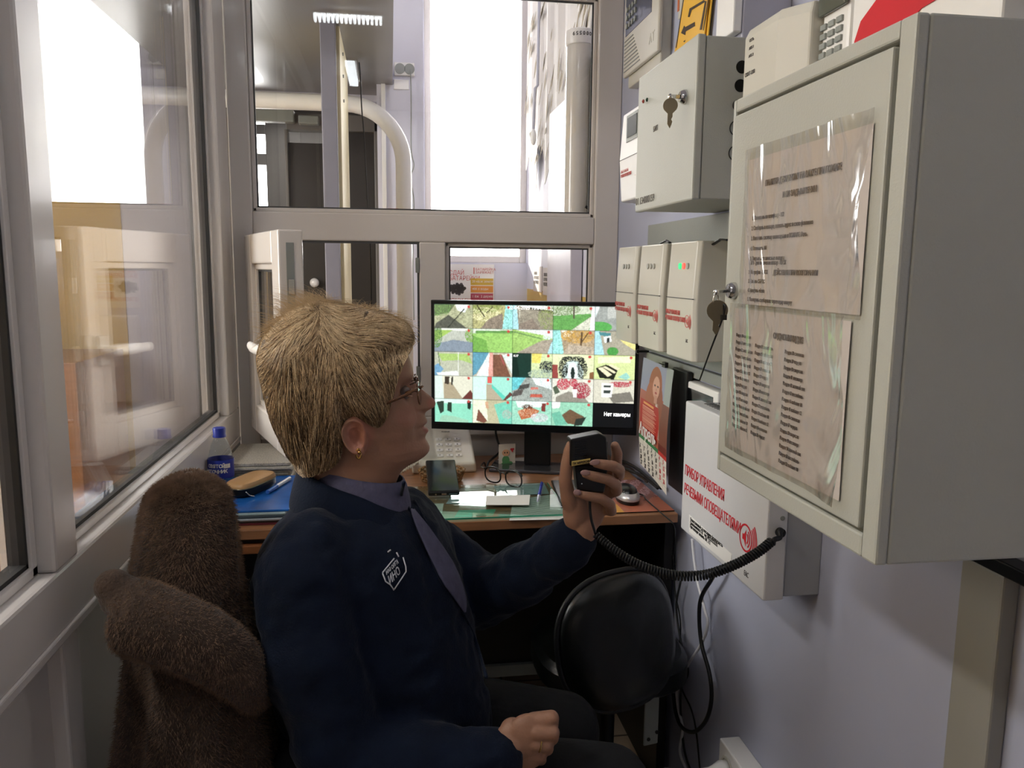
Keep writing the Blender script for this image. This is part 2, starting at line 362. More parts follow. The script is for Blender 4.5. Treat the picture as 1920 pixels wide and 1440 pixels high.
struct(b.build('wall_left', M['hallyellow']))
struct(MB().box(-2.3, XL-.07, -1.3, -1.2, 0, 3.0).build('wall_behind', M['hallwhite']))
struct(MB().box(-2.3, 1.3, -1.3, 6.2, 3.0, 3.06).build('ceiling_hall', M['hallwhite']))
b = MB(); b.box(.72, .82, DY+.07, YF, 1.2, 3.0); struct(b.build('wall_hall_right', M['hallwhite']))
b = MB(); b.box(.72, .82, DY+.07, YF, 0, 1.2); struct(b.build('wall_dado', M['hallyellow']))
# dropped glossy ceiling over the left half of the hallway
struct(MB().box(-1.6, .02, 2.6, YF, 2.16, 2.22).build('ceiling_dropped', M['darkceil']))
# the far window: frame and sill
w4 = bpy.data.objects.new('window_4', None); COL.objects.link(w4); w4['kind'] = 'structure'; w4.location = (.45, YF, 1.335)
b = MB(); b.frame(.18, .72, 1.335, 2.92, YF+.05, YF+.10, .035); b.build('frame', M['pvc'], w4, bevel=.004)
MB().box(.21, .69, YF+.072, YF+.076, 1.36, 2.90).build('pane', M['glass'], w4)
w5 = bpy.data.objects.new('window_fill', None); COL.objects.link(w5); w5['kind'] = 'structure'; w5.location = (-2.2, 2.0, 1.1)  # unseen window, added so daylight fills the cabinet fronts from the left
b = MB(); 
for (a, c, d, e) in ((1.3, 1.35, 1.1, 2.4), (2.65, 2.7, 1.1, 2.4), (1.35, 2.65, 1.1, 1.15), (1.35, 2.65, 2.35, 2.4), (1.98, 2.03, 1.15, 2.35)): b.box(-2.27, -2.21, a, c, d, e)
b.build('frame', M['pvc'], w5, bevel=.004)
# doorway to the left: frame, glazed door in grey, two dark doors
d1 = bpy.data.objects.new('door_1', None); COL.objects.link(d1); d1['kind'] = 'structure'; d1.location = (-.6, 5.4, 0)
MG = material('grey_door_paint', '#6d6a66', .4); 
b = MB(); b.box(-1.10, -.885, 5.4, 5.44, 0, 2.3); b.box(-.78, -.56, 5.4, 5.44, 0, 2.3)
for z0, z1 in ((0, .5), (1.95, 2.02), (2.14, 2.2), (2.26, 2.3)): b.box(-.885, -.78, 5.4, 5.44, z0, z1)
b.build('door_leaf', MG, d1, bevel=.003)
MB().box(-.885, -.78, 5.415, 5.42, .5, 2.26).build('pane', M['glass'], d1)
struct(MB().box(-1.12, 0.01, 5.44, 5.5, 2.3, 3.0).build('wall_lobby_top', M['darkceil']))
b = MB(); b.box(-.56, .01, 5.4, 5.5, 0, 2.3); b.box(-1.3, -1.12, YW, 5.5, 0, 3.0); b.box(-.02, .06, YW, 5.4, 0, 3.0); struct(b.build('wall_lobby', material('grey_lobby_paint', '#6f6c69', .5)))
d2 = bpy.data.objects.new('door_2', None); COL.objects.link(d2); d2['kind'] = 'structure'; d2.location = (-.4, YF, 0)
b = MB(); b.box(-.505, -.315, YF+.02, YF+.06, 0, 1.92); b.build('door_leaf', M['darkroom'], d2)
b = MB(); b.box(-.25, -.075, YF+.02, YF+.06, 0, 1.98); b.build('door_leaf', M['darkroom'], d2)
b = MB(); b.box(-.315, -.25, YF-.01, YF+.08, 0, 2.05); b.box(-.075, -.03, YF-.01, YF+.08, 0, 2.05); b.box(-.505, -.03, YF-.01, YF+.08, 1.98, 2.06); b.box(-.515, -.5, YF-.01, YF+.08, 0, 1.98)
b.build('door_frame', MG, d2, bevel=.004)
kn = at(590, 530, Y=YF)
MB().sphere(kn+Vector((0, -.012, 0)), .024).build('door_handle', material('glass_knob', '#d9d9d9', .1, 0, coat=1), d2, smooth=True)
# door closers over the glazed door
for (p0, p1, n) in (((478, 210), (552, 222), 0), ((560, 222), (598, 226), 1)):
    a, c = at(*p0, Y=4.13), at(*p1, Y=4.13)
    o = MB().box(a.x, c.x, 4.10, 4.16, c.z-.022, a.z+.012).build('door_closer', M['greydark'], bevel=.006)
    tag(o, ('longer' if n == 0 else 'shorter')+' grey door closer above the hallway doors', 'door closer')
# pillar
pl, pr_ = at(708, 300, Y=3.95).x, at(795, 300, Y=3.95).x
struct(MB().box(pl, pr_, 3.95, YF+.1, 0, 3.0).build('pillar', M['hallwhite']))
# post in front of the doors
struct(MB().box(at(605, 300, Y=3.0).x, at(634, 300, Y=3.0).x, 3.0, 3.03, 0, 3.0).build('trim_1', material('lavender_post', '#83828d', .4), bevel=.003))
o = MB().box(-.188, -.170, 3.035, 3.56, .3, 2.155)
t = thing('display_board', 'thin cream board standing edge-on behind the lavender post', 'board', (-.18, 3.2, 0))
o.build('panel', material('cream_board', '#e8dcb0', .35, var=.03), t, bevel=.003)
b = MB()
for zz in (2.1, 2.02, 1.93): MB().cyl((-.170, 3.2, zz), (-.166, 3.2, zz), .006).build('screw', M['greydark'], t)
cp = [at(644, 83, Y=3.56), at(655, 83, Y=3.56), at(668, 98, Y=3.56), at(675, 130, Y=3.56), at(678, 200, Y=3.56), at(683, 260, Y=3.56), at(690, 400, Y=3.56), at(695, 470, Y=3.56), at(697, 600, Y=3.56)]
b = MB(); b.tube(crv(cp), .003); b.cyl(cp[0], cp[1]+Vector((.02, 0, 0)), .009, .006)
tag(b.build('power_cable', M['black'], smooth=True), 'thin black cable drooping from the edge of the cream board', 'cable')
# big white pipe with elbow
pz = at(600, 192, Y=3.7).z; px_ = at(757, 330, Y=3.7).x
pp = [(-1.6, 3.7, pz), (-.6, 3.7, pz)]
cx, rr = px_-.25, .25
pp += [(cx+rr*math.sin(a), 3.7, pz-rr+rr*math.cos(a)) for a in np.linspace(0, PI/2, 12)] + [(px_, 3.7, 1.3), (px_, 3.7, .02)]
tag(MB().tube(pp, .036, n=24).build('heating_pipe', M['whiteplastic'], smooth=True), 'thick white pipe running under the hallway ceiling and bending down beside the pillar', 'pipe')
# double socket, cord and thin trunking on the pillar
ys = 3.95
def box_px(a, c, Y, d): p, q_ = at(*a, Y=Y), at(*c, Y=Y); return p, q_
p, q_ = at(739, 118, Y=ys), at(777, 144, Y=ys)
t = thing('wall_socket', 'white double wall socket high on the hallway pillar', 'socket', ((p.x+q_.x)/2, ys, q_.z))
MB().box(p.x, q_.x, ys-.02, ys, q_.z, p.z).build('faceplate', M['whiteplastic'], t, bevel=.004)
b = MB()
for k in (.28, .75):
    cxx = p.x+(q_.x-p.x)*k; b.cyl((cxx, ys-.021, (p.z+q_.z)/2), (cxx, ys-.024, (p.z+q_.z)/2), .024)
b.build('socket_insert', M['greydark'], t)
b = MB(); b.tube(crv([at(770, 131, Y=3.92), at(771, 200, Y=3.92), at(771, 280, Y=3.92), at(776, 310, Y=3.92), at(770, 335, Y=3.92), at(776, 380, Y=3.92), at(774, 470, Y=3.92), at(776, 600, Y=3.92)]), .0028)
tag(b.build('socket_cord', M['greydark'], smooth=True), 'thin grey cord hanging from the double socket down the pillar', 'cord')
b = MB(); a0, a1 = at(712, 0, Y=3.95), at(727, 300, Y=3.95); b.box(a0.x, a0.x+.02, ys-.02, ys, 0, 2.16)
b.box(at(740, 300, Y=ys).x, at(768, 300, Y=ys).x, ys-.012, ys, at(750, 160, Y=ys).z-.02, at(750, 150, Y=ys).z)
tag(b.build('cable_trunking', M['whiteplastic'], bevel=.002), 'narrow white cable trunking on the hallway pillar', 'trunking')
a0 = at(737, 394, Y=3.7)
t = thing('valve', 'small red and white valve handle beside the white pipe', 'valve', a0)
MB().box(a0.x-.02, a0.x+.028, 3.68, 3.72, a0.z-.03, a0.z-.004).build('valve_body', M['whiteplastic'], t, bevel=.004)
MB().box(a0.x-.024, a0.x+.03, 3.675, 3.725, a0.z-.004, a0.z+.006).build('valve_handle', M['red'], t, bevel=.002)
# strip lamps with ribbed diffusers under the dropped ceiling
lampmat = material('lit_ribbed_diffuser', '#ffffff', .3, var=0, emit='#f4fbff', estr=9)
def striplamp(a, c, lab):
    a, c = Vector(a), Vector(c); t = thing('strip_lamp', lab, 'lamp', a); d = (c-a).normalized(); L = (c-a).length; n = 16
    b = MB()
    for k in range(n): b.obox(a+d*(L*(k+.5)/n)+Vector((0, 0, -.02)), d, Vector((0, 0, 1)).cross(d), (0, 0, 1), L/n*.6, .05, .028)
    b.build('diffuser', lampmat, t, bevel=.004)
    MB().obox((a+c)/2+Vector((0, 0, -.004)), d, Vector((0, 0, 1)).cross(d), (0, 0, 1), L, .07, .008).build('housing', M['whiteplastic'], t)
for a_, c_, n_, lab in (((-.32, 1.05, 2.395), (-.02, 1.05, 2.395), 1, 'ribbed strip lamp across the booth ceiling above the seated woman'), ((-.20, -.2, 2.395), (-.20, .3, 2.395), 1, 'ribbed strip lamp running lengthwise on the booth ceiling behind')): striplamp(a_, c_, lab)
# --- outside ground seen far below (keeps the window white above it)
# posters on the far wall
def poster(name, a, c, Y, lab, cat='poster'):
    p, q_ = at(*a, Y=Y), at(*c, Y=Y)
    t = thing(name, lab, cat, ((p.x+q_.x)/2, Y, q_.z)); MB().box(p.x, q_.x, Y-.003, Y, q_.z, p.z).build('sheet', M['paperw'], t); return t, p, q_
t, p, q_ = poster('poster', (838, 495), (926, 578), YF-.001, 'pinkish battery-collection poster under the bright hallway window')
W_ = q_.x-p.x; H_ = p.z-q_.z; yy = YF-.0045
text('printed_text', 'СДАЙ\nБАТАРЕЙКИ', .032, (p.x+W_*.04, yy, p.z-H_*.24), *FRONT, M['redp'], t, sx=.85, line=.9)
text('printed_text', 'СПАСИ ЕЖИКА!', .027, (p.x+W_*.03, yy, p.z-H_*.86), *FRONT, M['redp'], t, sx=.8)
text('printed_text', '1', .05, (p.x+W_*.52, yy, p.z-H_*.22), *FRONT, M['redp'], t)
text('printed_text', 'БАТАРЕЙКА\nЗАРЯЖАЕТ', .018, (p.x+W_*.60, yy, p.z-H_*.14), *FRONT, M['redp'], t, line=.9)
for k, (hx_, s_) in enumerate((('#c9a63a', '20 кв.м земли'), ('#d9903a', '400 л воды'), ('#b04a5a', '1 ёж  2 дерева'))):
    z0 = p.z-H_*(.42+.17*k)
    MB().box(p.x+W_*.5, p.x+W_*.98, yy-.001, yy+.001, z0-H_*.05, z0+H_*.1).build('printed_band', material('print_band_%d' % k, hx_, .6), t)
    text('printed_text', s_, .017, (p.x+W_*.53, yy-.0015, z0+.002), *FRONT, M['paperw'], t)
b = MB()
for k in range(26):
    a_ = k*2.4; r_ = .035*math.sqrt((k+.5)/26); b.cyl((p.x+W_*.22+r_*math.cos(a_)*1.2, yy, p.z-H_*.56+r_*math.sin(a_)*.8), (p.x+W_*.22+r_*math.cos(a_)*1.2, yy+.001, p.z-H_*.56+r_*math.sin(a_)*.8), .009, n=8)
b.build('printed_batteries', M['inkgrey'], t)
MB().box(.30, .46, YF-.03, YF, .62, 1.06).build('radiator', M['whiteplastic'], bevel=.01)
tag(bpy.data.objects['radiator'], 'white hallway radiator under the battery poster', 'radiator')
# right hall wall: notices, patterned drape, tube lamp, blind wand
XW = .72
for k, (a, c) in enumerate((((1002, 500), (1017, 548)), ((1020, 502), (1040, 556)))):
    p, q_ = at(*a, X=XW), at(*c, X=XW)
    t = thing('notice', ('narrower' if k == 0 else 'wider')+' paper notice on the ochre hallway wall beyond the fixed pane', 'notice', (XW, (p.y+q_.y)/2, q_.z))
    MB().box(XW-.004, XW, q_.y, p.y, q_.z, p.z).build('sheet', M['paper'], t)
    text('printed_text', 'ПРАВИЛА\nВНУТРЕННЕГО\nРАСПОРЯДКА', .022, (XW-.005, p.y-.02, p.z-.04), *DOWNR, M['inkgrey'], t, sx=.8)
leafm = material('leaf_print_drape', '#d8d2bf', .8, var=.1, vscale=9)
b = MB(); n = 40
rows = []
for j in range(2):
    for i in range(n+1):
        y = 2.7+1.45*i/n; b.v.append((XW-.02-.008*math.sin(i*1.1), y, 2.95 if j else 1.78+.10*math.sin(i*.7)))
b.f = [(i, i+1, n+2+i, n+1+i) for i in range(n)]
t = thing('drape', 'cream drape with a long beige leaf pattern on the sunlit hallway wall', 'drape', (XW-.02, 3.4, 1.75))
o = b.build('cloth', M['paperw'], t); md = o.modifiers.new('s', 'SOLIDIFY'); md.thickness = .003
b = MB(); r2 = random.Random(3)
for k in range(70):
    y = 2.72+1.4*r2.random(); z = 1.80+.7*r2.random(); L = .05+.09*r2.random(); a_ = (-1.2+.8*r2.random()); w_ = .008+.008*r2.random()
    d = Vector((0, math.cos(a_), math.sin(a_))); nn = Vector((0, -d.z, d.y)); c0 = Vector((XW-.034, y, z)); b.prism([c0-d*L/2, c0+nn*w_, c0+d*L/2, c0-nn*w_], (1, 0, 0), .001)
b.build('leaf_pattern', material('beige_leaf_ink', '#a3977f', .8), t)['kind'] = 'stuff'
# tube air steriliser
tx, ty = at(1086, 200, Y=2.66).x, 2.66; zt, zb = at(1086, 58, Y=2.66).z, at(1086, 440, Y=2.66).z
t = thing('tube_air_steriliser', 'tall white tubular air steriliser fixed upright behind the upper pane', 'air steriliser', (tx, ty, zb))
R0 = .045
MB().cyl((tx, ty, zb), (tx, ty, zt-.045), R0, n=40).build('body', material('satin_tube', '#c9c6be', .22, var=.02, coat=.5), t, smooth='auto')
MB().lathe([(R0+.002, zt-.048), (R0+.004, zt-.044), (R0+.004, zt-.004), (R0-.002, zt), (.001, zt)], (tx, ty, 0)).build('end_cap', M['whiteplastic'], t, smooth='auto')
# number written round the cap, upside down
for k, ch in enumerate('1000559'):
    a_ = -PI/2+(3-k)*.23; c0 = Vector((tx+math.cos(a_)*(R0+.0045), ty+math.sin(a_)*(R0+.0045), zt-.014)); xd = Vector((math.sin(a_), -math.cos(a_), 0))
    text('printed_number', ch, .016, c0+xd*-.004, xd, (0, 0, -1), M['ink'], t, bold=.0003)
b = MB(); b.box(tx+.03, XW, ty-.005, ty+.02, zt-.14, zt-.12); b.box(tx+.03, XW, ty-.005, ty+.02, 1.52, 1.54); b.box(XW-.07, XW-.05, ty-.06, ty-.03, 1.45, zt-.09)
b.build('mounting_bracket', M['chrome'], t, bevel=.001)
MB().tube(crv([(tx+.045, ty-.02, zt-.2), (tx+.06, ty-.03, zt-.05), (tx+.065, ty-.03, zt+.03), (tx+.05, ty-.03, zt+.02), (tx+.055, ty-.03, zt-.08)]), .0025).build('wire', M['greydark'], t, smooth=True)
MB().cyl(at(1098, 387, Y=2.6), at(1107, 394, Y=2.6), .005).build('pull_switch', M['black'], t)
a0, a1 = at(1013, 0, Y=3.0), at(1000, 242, Y=3.0)
t = thing('blind_wand', 'grey blind wand with a white end knob hanging before the sunlit wall', 'blind wand', a1)
MB().tube([a0+Vector((0, 0, .4)), at(1008, 160, Y=3.0), at(1003, 166, Y=3.0), a1], .0055).build('rod', material('grey_wand', '#b0b0ba', .4), t, smooth='auto')
MB().sphere(at(1000, 257, Y=3.0), (.012, .012, .03)).build('knob', M['whiteplastic'], t, smooth=True)
MB().box(XW-.05, XW-.004, 2.95, 3.40, .01, 1.95).build('door_panel', material('pale_lilac_panel', '#bdb9c4', .4), None, bevel=.004)
struct(bpy.data.objects['door_panel']); bpy.data.objects['door_panel'].name = 'door_3'
# fridge-like cupboard in the left corridor, seen through the left glass
b = MB(); b.box(-1.9, -1.3, 3.5, 4.1, .0, .9); 
t = thing('low_cupboard', 'low orange-brown cupboard in the corridor beyond the left glass', 'cupboard', (-1.6, 3.5, 0)); b.build('body', M['wood'], t, bevel=.004)
# ================================================================== RIGHT WALL
NX = (-1, 0, 0)
def key(parent, name, c, d, L, mat, head=.011):
    """flat key: round bow at c, blade along d"""
    d = Vector(d).normalized(); b = MB(); n = Vector((-.35, -.94, 0)).normalized(); s = d.cross(n)
    pts = [c+s*head*math.sin(a)-d*head*math.cos(a) for a in np.linspace(-2.5, 2.5, 18)]
    pts += [c+d*head*1.05+s*.0042, c+d*(L*.8)+s*.0042, c+d*L, c+d*(L*.85)-s*.0025, c+d*(L*.7)-s*.0042, c+d*(L*.6)-s*.002, c+d*(L*.5)-s*.0042, c+d*head*1.05-s*.0042]
    b.prism(pts, n, .0018); return b.build(name, mat, parent, bevel=.0004)
# --- big grey cabinet nearest to the camera
cx0, ya, yb, za, zb_ = .42, .614, .962, 1.043, 1.508
t = thing('wall_cabinet', 'large grey steel wall cabinet with two plastic-sleeved papers on its door', 'cabinet', (XR, (ya+yb)/2, za))
b = MB()
b.box(cx0+.012, XR, ya, yb, za, zb_)
b.box(cx0, cx0+.012, ya, ya+.022, za, zb_); b.box(cx0, cx0+.012, yb-.008, yb, za, zb_); b.box(cx0, cx0+.012, ya+.022, yb-.008, za, za+.022); b.box(cx0, cx0+.012, ya+.022, yb-.008, zb_-.016, zb_)
b.build('body', M['greypaint'], t, bevel=.0025)
dr = MB().box(cx0-.002, cx0+.008, ya+.026, yb-.010, za+.026, zb_-.020).build('door', M['greypaint'], t, bevel=.002)
lk = at(1380, 545, X=cx0)
b = MB(); b.lathe([(.0105, 0), (.0105, .004), (.008, .0085), (.0001, .009)], (cx0-.002, lk.y, lk.z), NX, n=28); b.build('lock', M['chrome'], dr, smooth='auto')
# papers in sleeves
def sheet(name, lab_, y_hi, y_lo, z0, z1, off, wave, mat, parent, seedv, nx=24, nz=36):
    b = MB(); 
    for j in range(nz+1):
        for i in range(nx+1):
            u, v = i/nx, j/nz
            w_ = wave*(noise.noise(Vector((u*3.1+seedv, v*1.3, seedv)))+.5*noise.noise(Vector((u*7+seedv, v*5, 3))))
            edge = wave*1.5*max(0, u-.8)*5*(.6+.5*math.sin(v*6+seedv))
            b.v.append((cx0-.0025-off-abs(w_)-max(0, edge), y_hi+(y_lo-y_hi)*u, z0+(z1-z0)*v))
    b.f = [(j*(nx+1)+i, j*(nx+1)+i+1, (j+1)*(nx+1)+i+1, (j+1)*(nx+1)+i) for j in range(nz) for i in range(nx)]
    return b.build(name, mat, parent, smooth=True)
for k, (z0, z1) in enumerate(((1.262, 1.452), (1.082, 1.272))):
    yh, yl = at(1397 if k == 0 else 1385, 500, X=cx0).y, at(1650 if k == 0 else 1622, 500, X=cx0).y
    if k == 0: yl = .652; z0, z1 = 1.258, 1.435
    else: yl = .664; z0, z1 = 1.082, 1.262
    t2 = thing('notice', 'upper printed instruction sheet in a crumpled plastic sleeve on the grey cabinet door' if k == 0 else 'lower three-column contact list in a crumpled plastic sleeve on the grey cabinet door', 'notice', (cx0, (yh+yl)/2, z0))
    sheet('paper', '', yh-.004, yl+.006, z0+.004, z1-.006, .0006+k*.0006, .0004, M['paper'], t2, k*5.)
    sheet('plastic_sleeve', '', yh, yl, z0, z1+(.006 if k == 0 else 0), .003+k*.001, .0055, M['film'], t2, 11.+k*4)
    xs = cx0-.0045-k*.0006
    def T(s, size, y, z, m='inkfade', sx=.85, al='LEFT', bold=0): text('printed_text', s, size, (xs, y, z), *DOWNR, M[m], t2, sx=sx, align=al, bold=bold, line=1.0)
    if k == 0:
        T('ПАМЯТКА ДЕЖУРНОМУ НА ВАХТЕ ПРИ ПОЖАРЕ', .0088, (yh+yl)/2, z1-.040, al='CENTER', bold=.0002, sx=.72); T('ИЛИ ЗАДЫМЛЕНИИ', .0082, (yh+yl)/2, z1-.056, al='CENTER', bold=.0002)
        for j, s in enumerate(('1. Позвонить по телефону - 112', '2. Сообщить о пожаре, назвать адрес и свою фамилию', '3. Включить систему оповещения о ПОЖАРЕ. Речь', '4. Позвонить 101', '5. Открыть все запасные выходы')): T(s, .0068, yh-.022, z1-.076-.0115*j, sx=.75)
        T('ДЕЙСТВИЯ ПРИ ВОЗГОРАНИИ', .0072, (yh+yl)/2, z1-.138, al='CENTER', bold=.0002)
    else:
        T('ОРДЖОНИКИДЗЕ', .0085, (yh+yl)/2-.01, z1-.034, al='CENTER', bold=.0003)
        rn = random.Random(4); wd = ('спортзал', 'вестибюль', 'столовая', 'лестница', 'кабинет 10', 'чердак', 'актовый зал', 'кабинет 12')
        for cI, (n_, yy, zt_) in enumerate(((14, yh-.014, z1-.040), (13, yh-.066, z1-.048), (15, yh-.136, z1-.048))):
            for j in range(n_): T('Раздел %d %s' % (10+cI*14+j, wd[(j*3+cI) % 8]), .0058, yy, zt_-.0085*j, sx=.72)
    if k == 0:
        for j, s in enumerate(('1. №1 - для включения пожар - ПУСК', '2. Микрофон - ПУСК', '3. Нажать СБРОС', '4. Говорить чётко', '5. Повторить сообщение через одну минуту')): T(s, .0066, yh-.020, z0+.030-.0+.0-.0105*j+.020, sx=.75)
# --- key ring hanging from the big cabinet's lock
t = thing('key_ring', 'bunch of keys with black tie hanging from the lock of the large grey cabinet', 'keys', (cx0-.03, lk.y, lk.z-.03))
L0 = Vector((cx0-.010, lk.y, lk.z))
e0 = at(1343, 548, X=cx0-.035)
b = MB(); b.obox((L0+e0)/2, (e0-L0), (0, 0, 1), (0, 1, 0), (e0-L0).length, .004, .0018); b.sphere(e0, .0035); b.build('inserted_key', M['chrome'], t, bevel=.0004)
b = MB(); rc = e0+Vector((0, 0, -.009)); b.tube([rc+Vector((.009*math.cos(a)*.6, .009*math.cos(a)*.6, .009*math.sin(a))) for a in np.linspace(0, 2*PI, 24, endpoint=False)], .0009, n=8, closed=True); b.build('ring', M['chrome'], t, smooth=True)
key(t, 'key', at(1345, 582, X=cx0-.035), (0, .05, -1), .030, M['brass'], .0125)
zt0 = at(1357, 592, X=cx0-.03); zt1 = at(1312, 712, X=cx0-.03)
b = MB(); b.tube([zt0, (zt0+zt1)/2+Vector((0, .001, 0)), zt1], [.0012, .0011, .0009]); b.obox(zt0+Vector((0, 0, -.002)), (1, 0, 0), (0, 1, 0), (0, 0, 1), .006, .005, .006); b.tube(crv([zt0, zt0+Vector((0, -.003, .010)), zt0+Vector((0, .002, .013)), zt0]), .0009)
b.build('cable_tie', M['black'], t)

# --- upper grey cabinet
ux, u0, u1, uz0, uz1 = .505, 1.31, 1.628, 1.42, 1.688
t = thing('wall_cabinet', 'smaller grey steel cabinet above the three ivory units, key in its lock', 'cabinet', (XR, (u0+u1)/2, uz0))
MB().box(ux+.016, XR, u0+.002, u1-.002, uz0+.002, uz1-.002).build('body', M['greypaint'], t, bevel=.002)
dd = MB().box(ux, ux+.015, u0, u1, uz0, uz1).build('door', M['greypaint'], t, bevel=.003)
b = MB(); lk2 = at(1285, 182, X=ux); b.lathe([(.0125, 0), (.0125, .004), (.009, .010), (.0001, .0105)], (ux, lk2.y, lk2.z), NX, n=28); b.build('lock', M['chrome'], dd, smooth='auto')
b = MB()
for nm, (pp_, mt) in {'indicator': ((1207, 190), material('red_led', '#8a2018', .2)), 'indicator2': ((1214, 187), material('green_led_off', '#1d3b28', .2))}.items():
    p = at(*pp_, X=ux); MB().lathe([(.0038, 0), (.0038, .002), (.0001, .004)], (ux, p.y, p.z), NX, n=16).build('indicator', mt, dd, smooth=True)
p = at(1225, 246, X=ux); q_ = at(1245, 240, X=ux)
text('printed_text', 'БИП', .014, (ux-.0004, p.y, p.z-.002), *DOWNR, M['inkgrey'], dd, sx=.9)
text('printed_text', '01 134000159', .020, (ux-.0004, 1.622, 1.434), *DOWNR, M['inkgrey'], dd, sx=1.02)
b = MB()
for pp_ in ((1388, 125), (1385, 160)):
    p = at(*pp_, Y=u0); b.cyl((p.x+.004, u0+.0015, p.z), (p.x+.004, u0+.0025, p.z), .0105, n=28)
    b = b
b.build('knockout_hole', M['blackgloss'], t)
b = MB()
for pp_ in ((1376, 240), (1374, 287)):
    p = at(*pp_, Y=u0); b.tube([(p.x+.006+.0125*math.cos(a), u0+.001, p.z+.0125*math.sin(a)) for a in np.linspace(0, 2*PI, 28, endpoint=False)], .0009, closed=True)
b.build('knockout_ring', M['ink'], t)
p = at(1378, 197, Y=u0); b = MB(); b.cyl((p.x+.006, u0+.002, p.z), (p.x+.006, u0-.012, p.z), .010, .008, n=24); b.build('cable_gland', M['black'], t, bevel=.001)
t = thing('cabinet_key', 'single flat key hanging from the lock of the smaller grey cabinet', 'key', (ux-.03, lk2.y, lk2.z))
k0, k1 = Vector((ux-.009, lk2.y, lk2.z)), at(1257, 181, X=ux-.030)
b = MB(); b.obox((k0+k1)/2, (k1-k0), (0, 0, 1), (0, 1, 0), (k1-k0).length, .007, .002); b.sphere(k1, (.004, .004, .005)); b.tube([k1+Vector((0, 0, .004)), k1-Vector((0, 0, .010))], .0012); b.build('inserted_key', M['chrome'], t, bevel=.0005)
key(t, 'key', at(1257, 198, X=ux-.030), (0, 0, -1), .038, M['brass'], .0125)

# --- three ivory loudspeaker-control units
def redlogo(b_parent, o, s, mat):   # speaker symbol in a ring with waves, o = centre on the panel
    b = MB(); o = Vector(o)
    Q = lambda a, c: o+Vector((0, -a*s, c*s))
    n = 28
    for (r0, r1, c0) in ((.86, 1.0, -.1),):
        for k in range(n):
            a0, a1 = 2*PI*k/n, 2*PI*(k+1)/n
            b.prism([Q(c0+r0*math.cos(a0), r0*math.sin(a0)), Q(c0+r1*math.cos(a0), r1*math.sin(a0)), Q(c0+r1*math.cos(a1), r1*math.sin(a1)), Q(c0+r0*math.cos(a1), r0*math.sin(a1))], NX, .0003)
    b.prism([Q(-.6, -.2), Q(-.35, -.2), Q(-.05, -.6), Q(-.05, .6), Q(-.35, .2), Q(-.6, .2)], NX, .0003)
    for r in (.35, .62, 1.18, 1.42, 1.66):
        w_ = .13; A = .95 if r < 1 else .75
        for k in range(12):
            a0, a1 = -A+2*A*k/12, -A+2*A*(k+1)/12
            b.prism([Q(-.15+r*math.cos(a0), r*math.sin(a0)), Q(-.15+(r+w_)*math.cos(a0), (r+w_)*math.sin(a0)), Q(-.15+(r+w_)*math.cos(a1), (r+w_)*math.sin(a1)), Q(-.15+r*math.cos(a1), r*math.sin(a1))], NX, .0003)
    return b.build('printed_logo', mat, b_parent)
labs = ['nearest of the three ivory units, one lamp green and one red', 'middle ivory unit of the row of three, unlit', 'ivory unit furthest along the row of three, beside the window partition']
BX = .575
for i, (ya_, yb_) in enumerate(((1.46, 1.618), (1.655, 1.818), (1.852, 2.003))):
    z0, z1 = 1.124, 1.358; ym = (ya_+yb_)/2
    t = thing('control_unit', labs[i], 'control unit', (XR, ym, z0), 'ivory speech-alarm control units on the wall')
    # casing: faceted front, widest at the waist
    prof = [(BX+.004, z0), (BX, z0+.10), (BX+.0005, z0+.136), (BX+.006, z1)]
    b = MB(); hw = (yb_-ya_)/2
    def ring(x_, z_, tp=0): return [(x_, ym-hw+.008, z_), (x_, ym+hw-.008, z_), (x_+.008, ym+hw, z_), (XR-.03, ym+hw, z_), (XR-.03, ym-hw, z_), (x_+.008, ym-hw, z_)]
    b.loft([ring(x_, z_) for x_, z_ in prof]); cs = b.build('cover', M['plastic'], t, bevel=.0025)
    MB().box(XR-.0295, XR-.0122, ym-hw+.003, ym+hw-.003, z0+.004, z1-.004).build('back_box', M['plastic'], t, bevel=.002)
    b = MB(); b.box(BX-.0006, BX+.002, ym-hw+.004, ym+hw-.004, z0+.1215, z0+.123); b.build('seam', M['gasket'], cs)
    for k in range(3):
        mt = material('lamp_%d_%d' % (i, k), '#3f7a60' if (i, k) == (0, 0) else '#b06a60' if (i, k) == (0, 1) else '#a8a8a0', .3, emit=('#20ff90' if k == 0 else '#ff5040') if (i == 0 and k < 2) else None, estr=.7 if (i == 0 and k < 2) else 0)
        y_ = ym+.012-.021*k-(.006 if i == 0 else .0); zz = z1-.048
        MB().cyl((BX+.006, y_, zz), (BX+.0005, y_, zz), .0062, n=18).build('indicator_lamp', mt, cs)
        text('printed_text', 'Вкл' if k == 0 else 'Авария' if k == 1 else 'Пуск', .005, (BX+.0035, y_+.008, zz-.018), *DOWNR, M['inkgrey'], cs)
    text('printed_text', 'ПРИБОР УПРАВЛЕНИЯ\nРЕЧЕВЫМИ ОПОВЕЩАТЕЛЯМИ', .0125, (BX-.0002, yb_-.004, z0+.088), *DOWNR, M['redp'], cs, sx=.60, bold=.0002, line=1.0)
    redlogo(cs, (BX+.0006, ya_+.030, z0+.078), .0125, M['redp'])
    text('printed_text', 'EAC', .010, (BX+.0022, ya_+.038, z0+.036), *DOWNR, M['inkgrey'], cs, sx=.6)
# black handle-like hooks above them
for (p0, p1, p2) in (((1333, 461), (1351, 449), (1364, 450)), ((1240, 456), (1250, 451), (1256, 455))):
    b = MB(); b.tube([at(*p0, X=.61), at(*p1, X=.61), at(*p2, X=.61)], .004, flat=.5)
    n_ = 'cable_loop'; o = b.build(n_, M['black']); tag(o, 'black cable loop on top of the %s ivory unit' % ('nearest' if p0[0] == 1333 else 'middle'), 'cable')
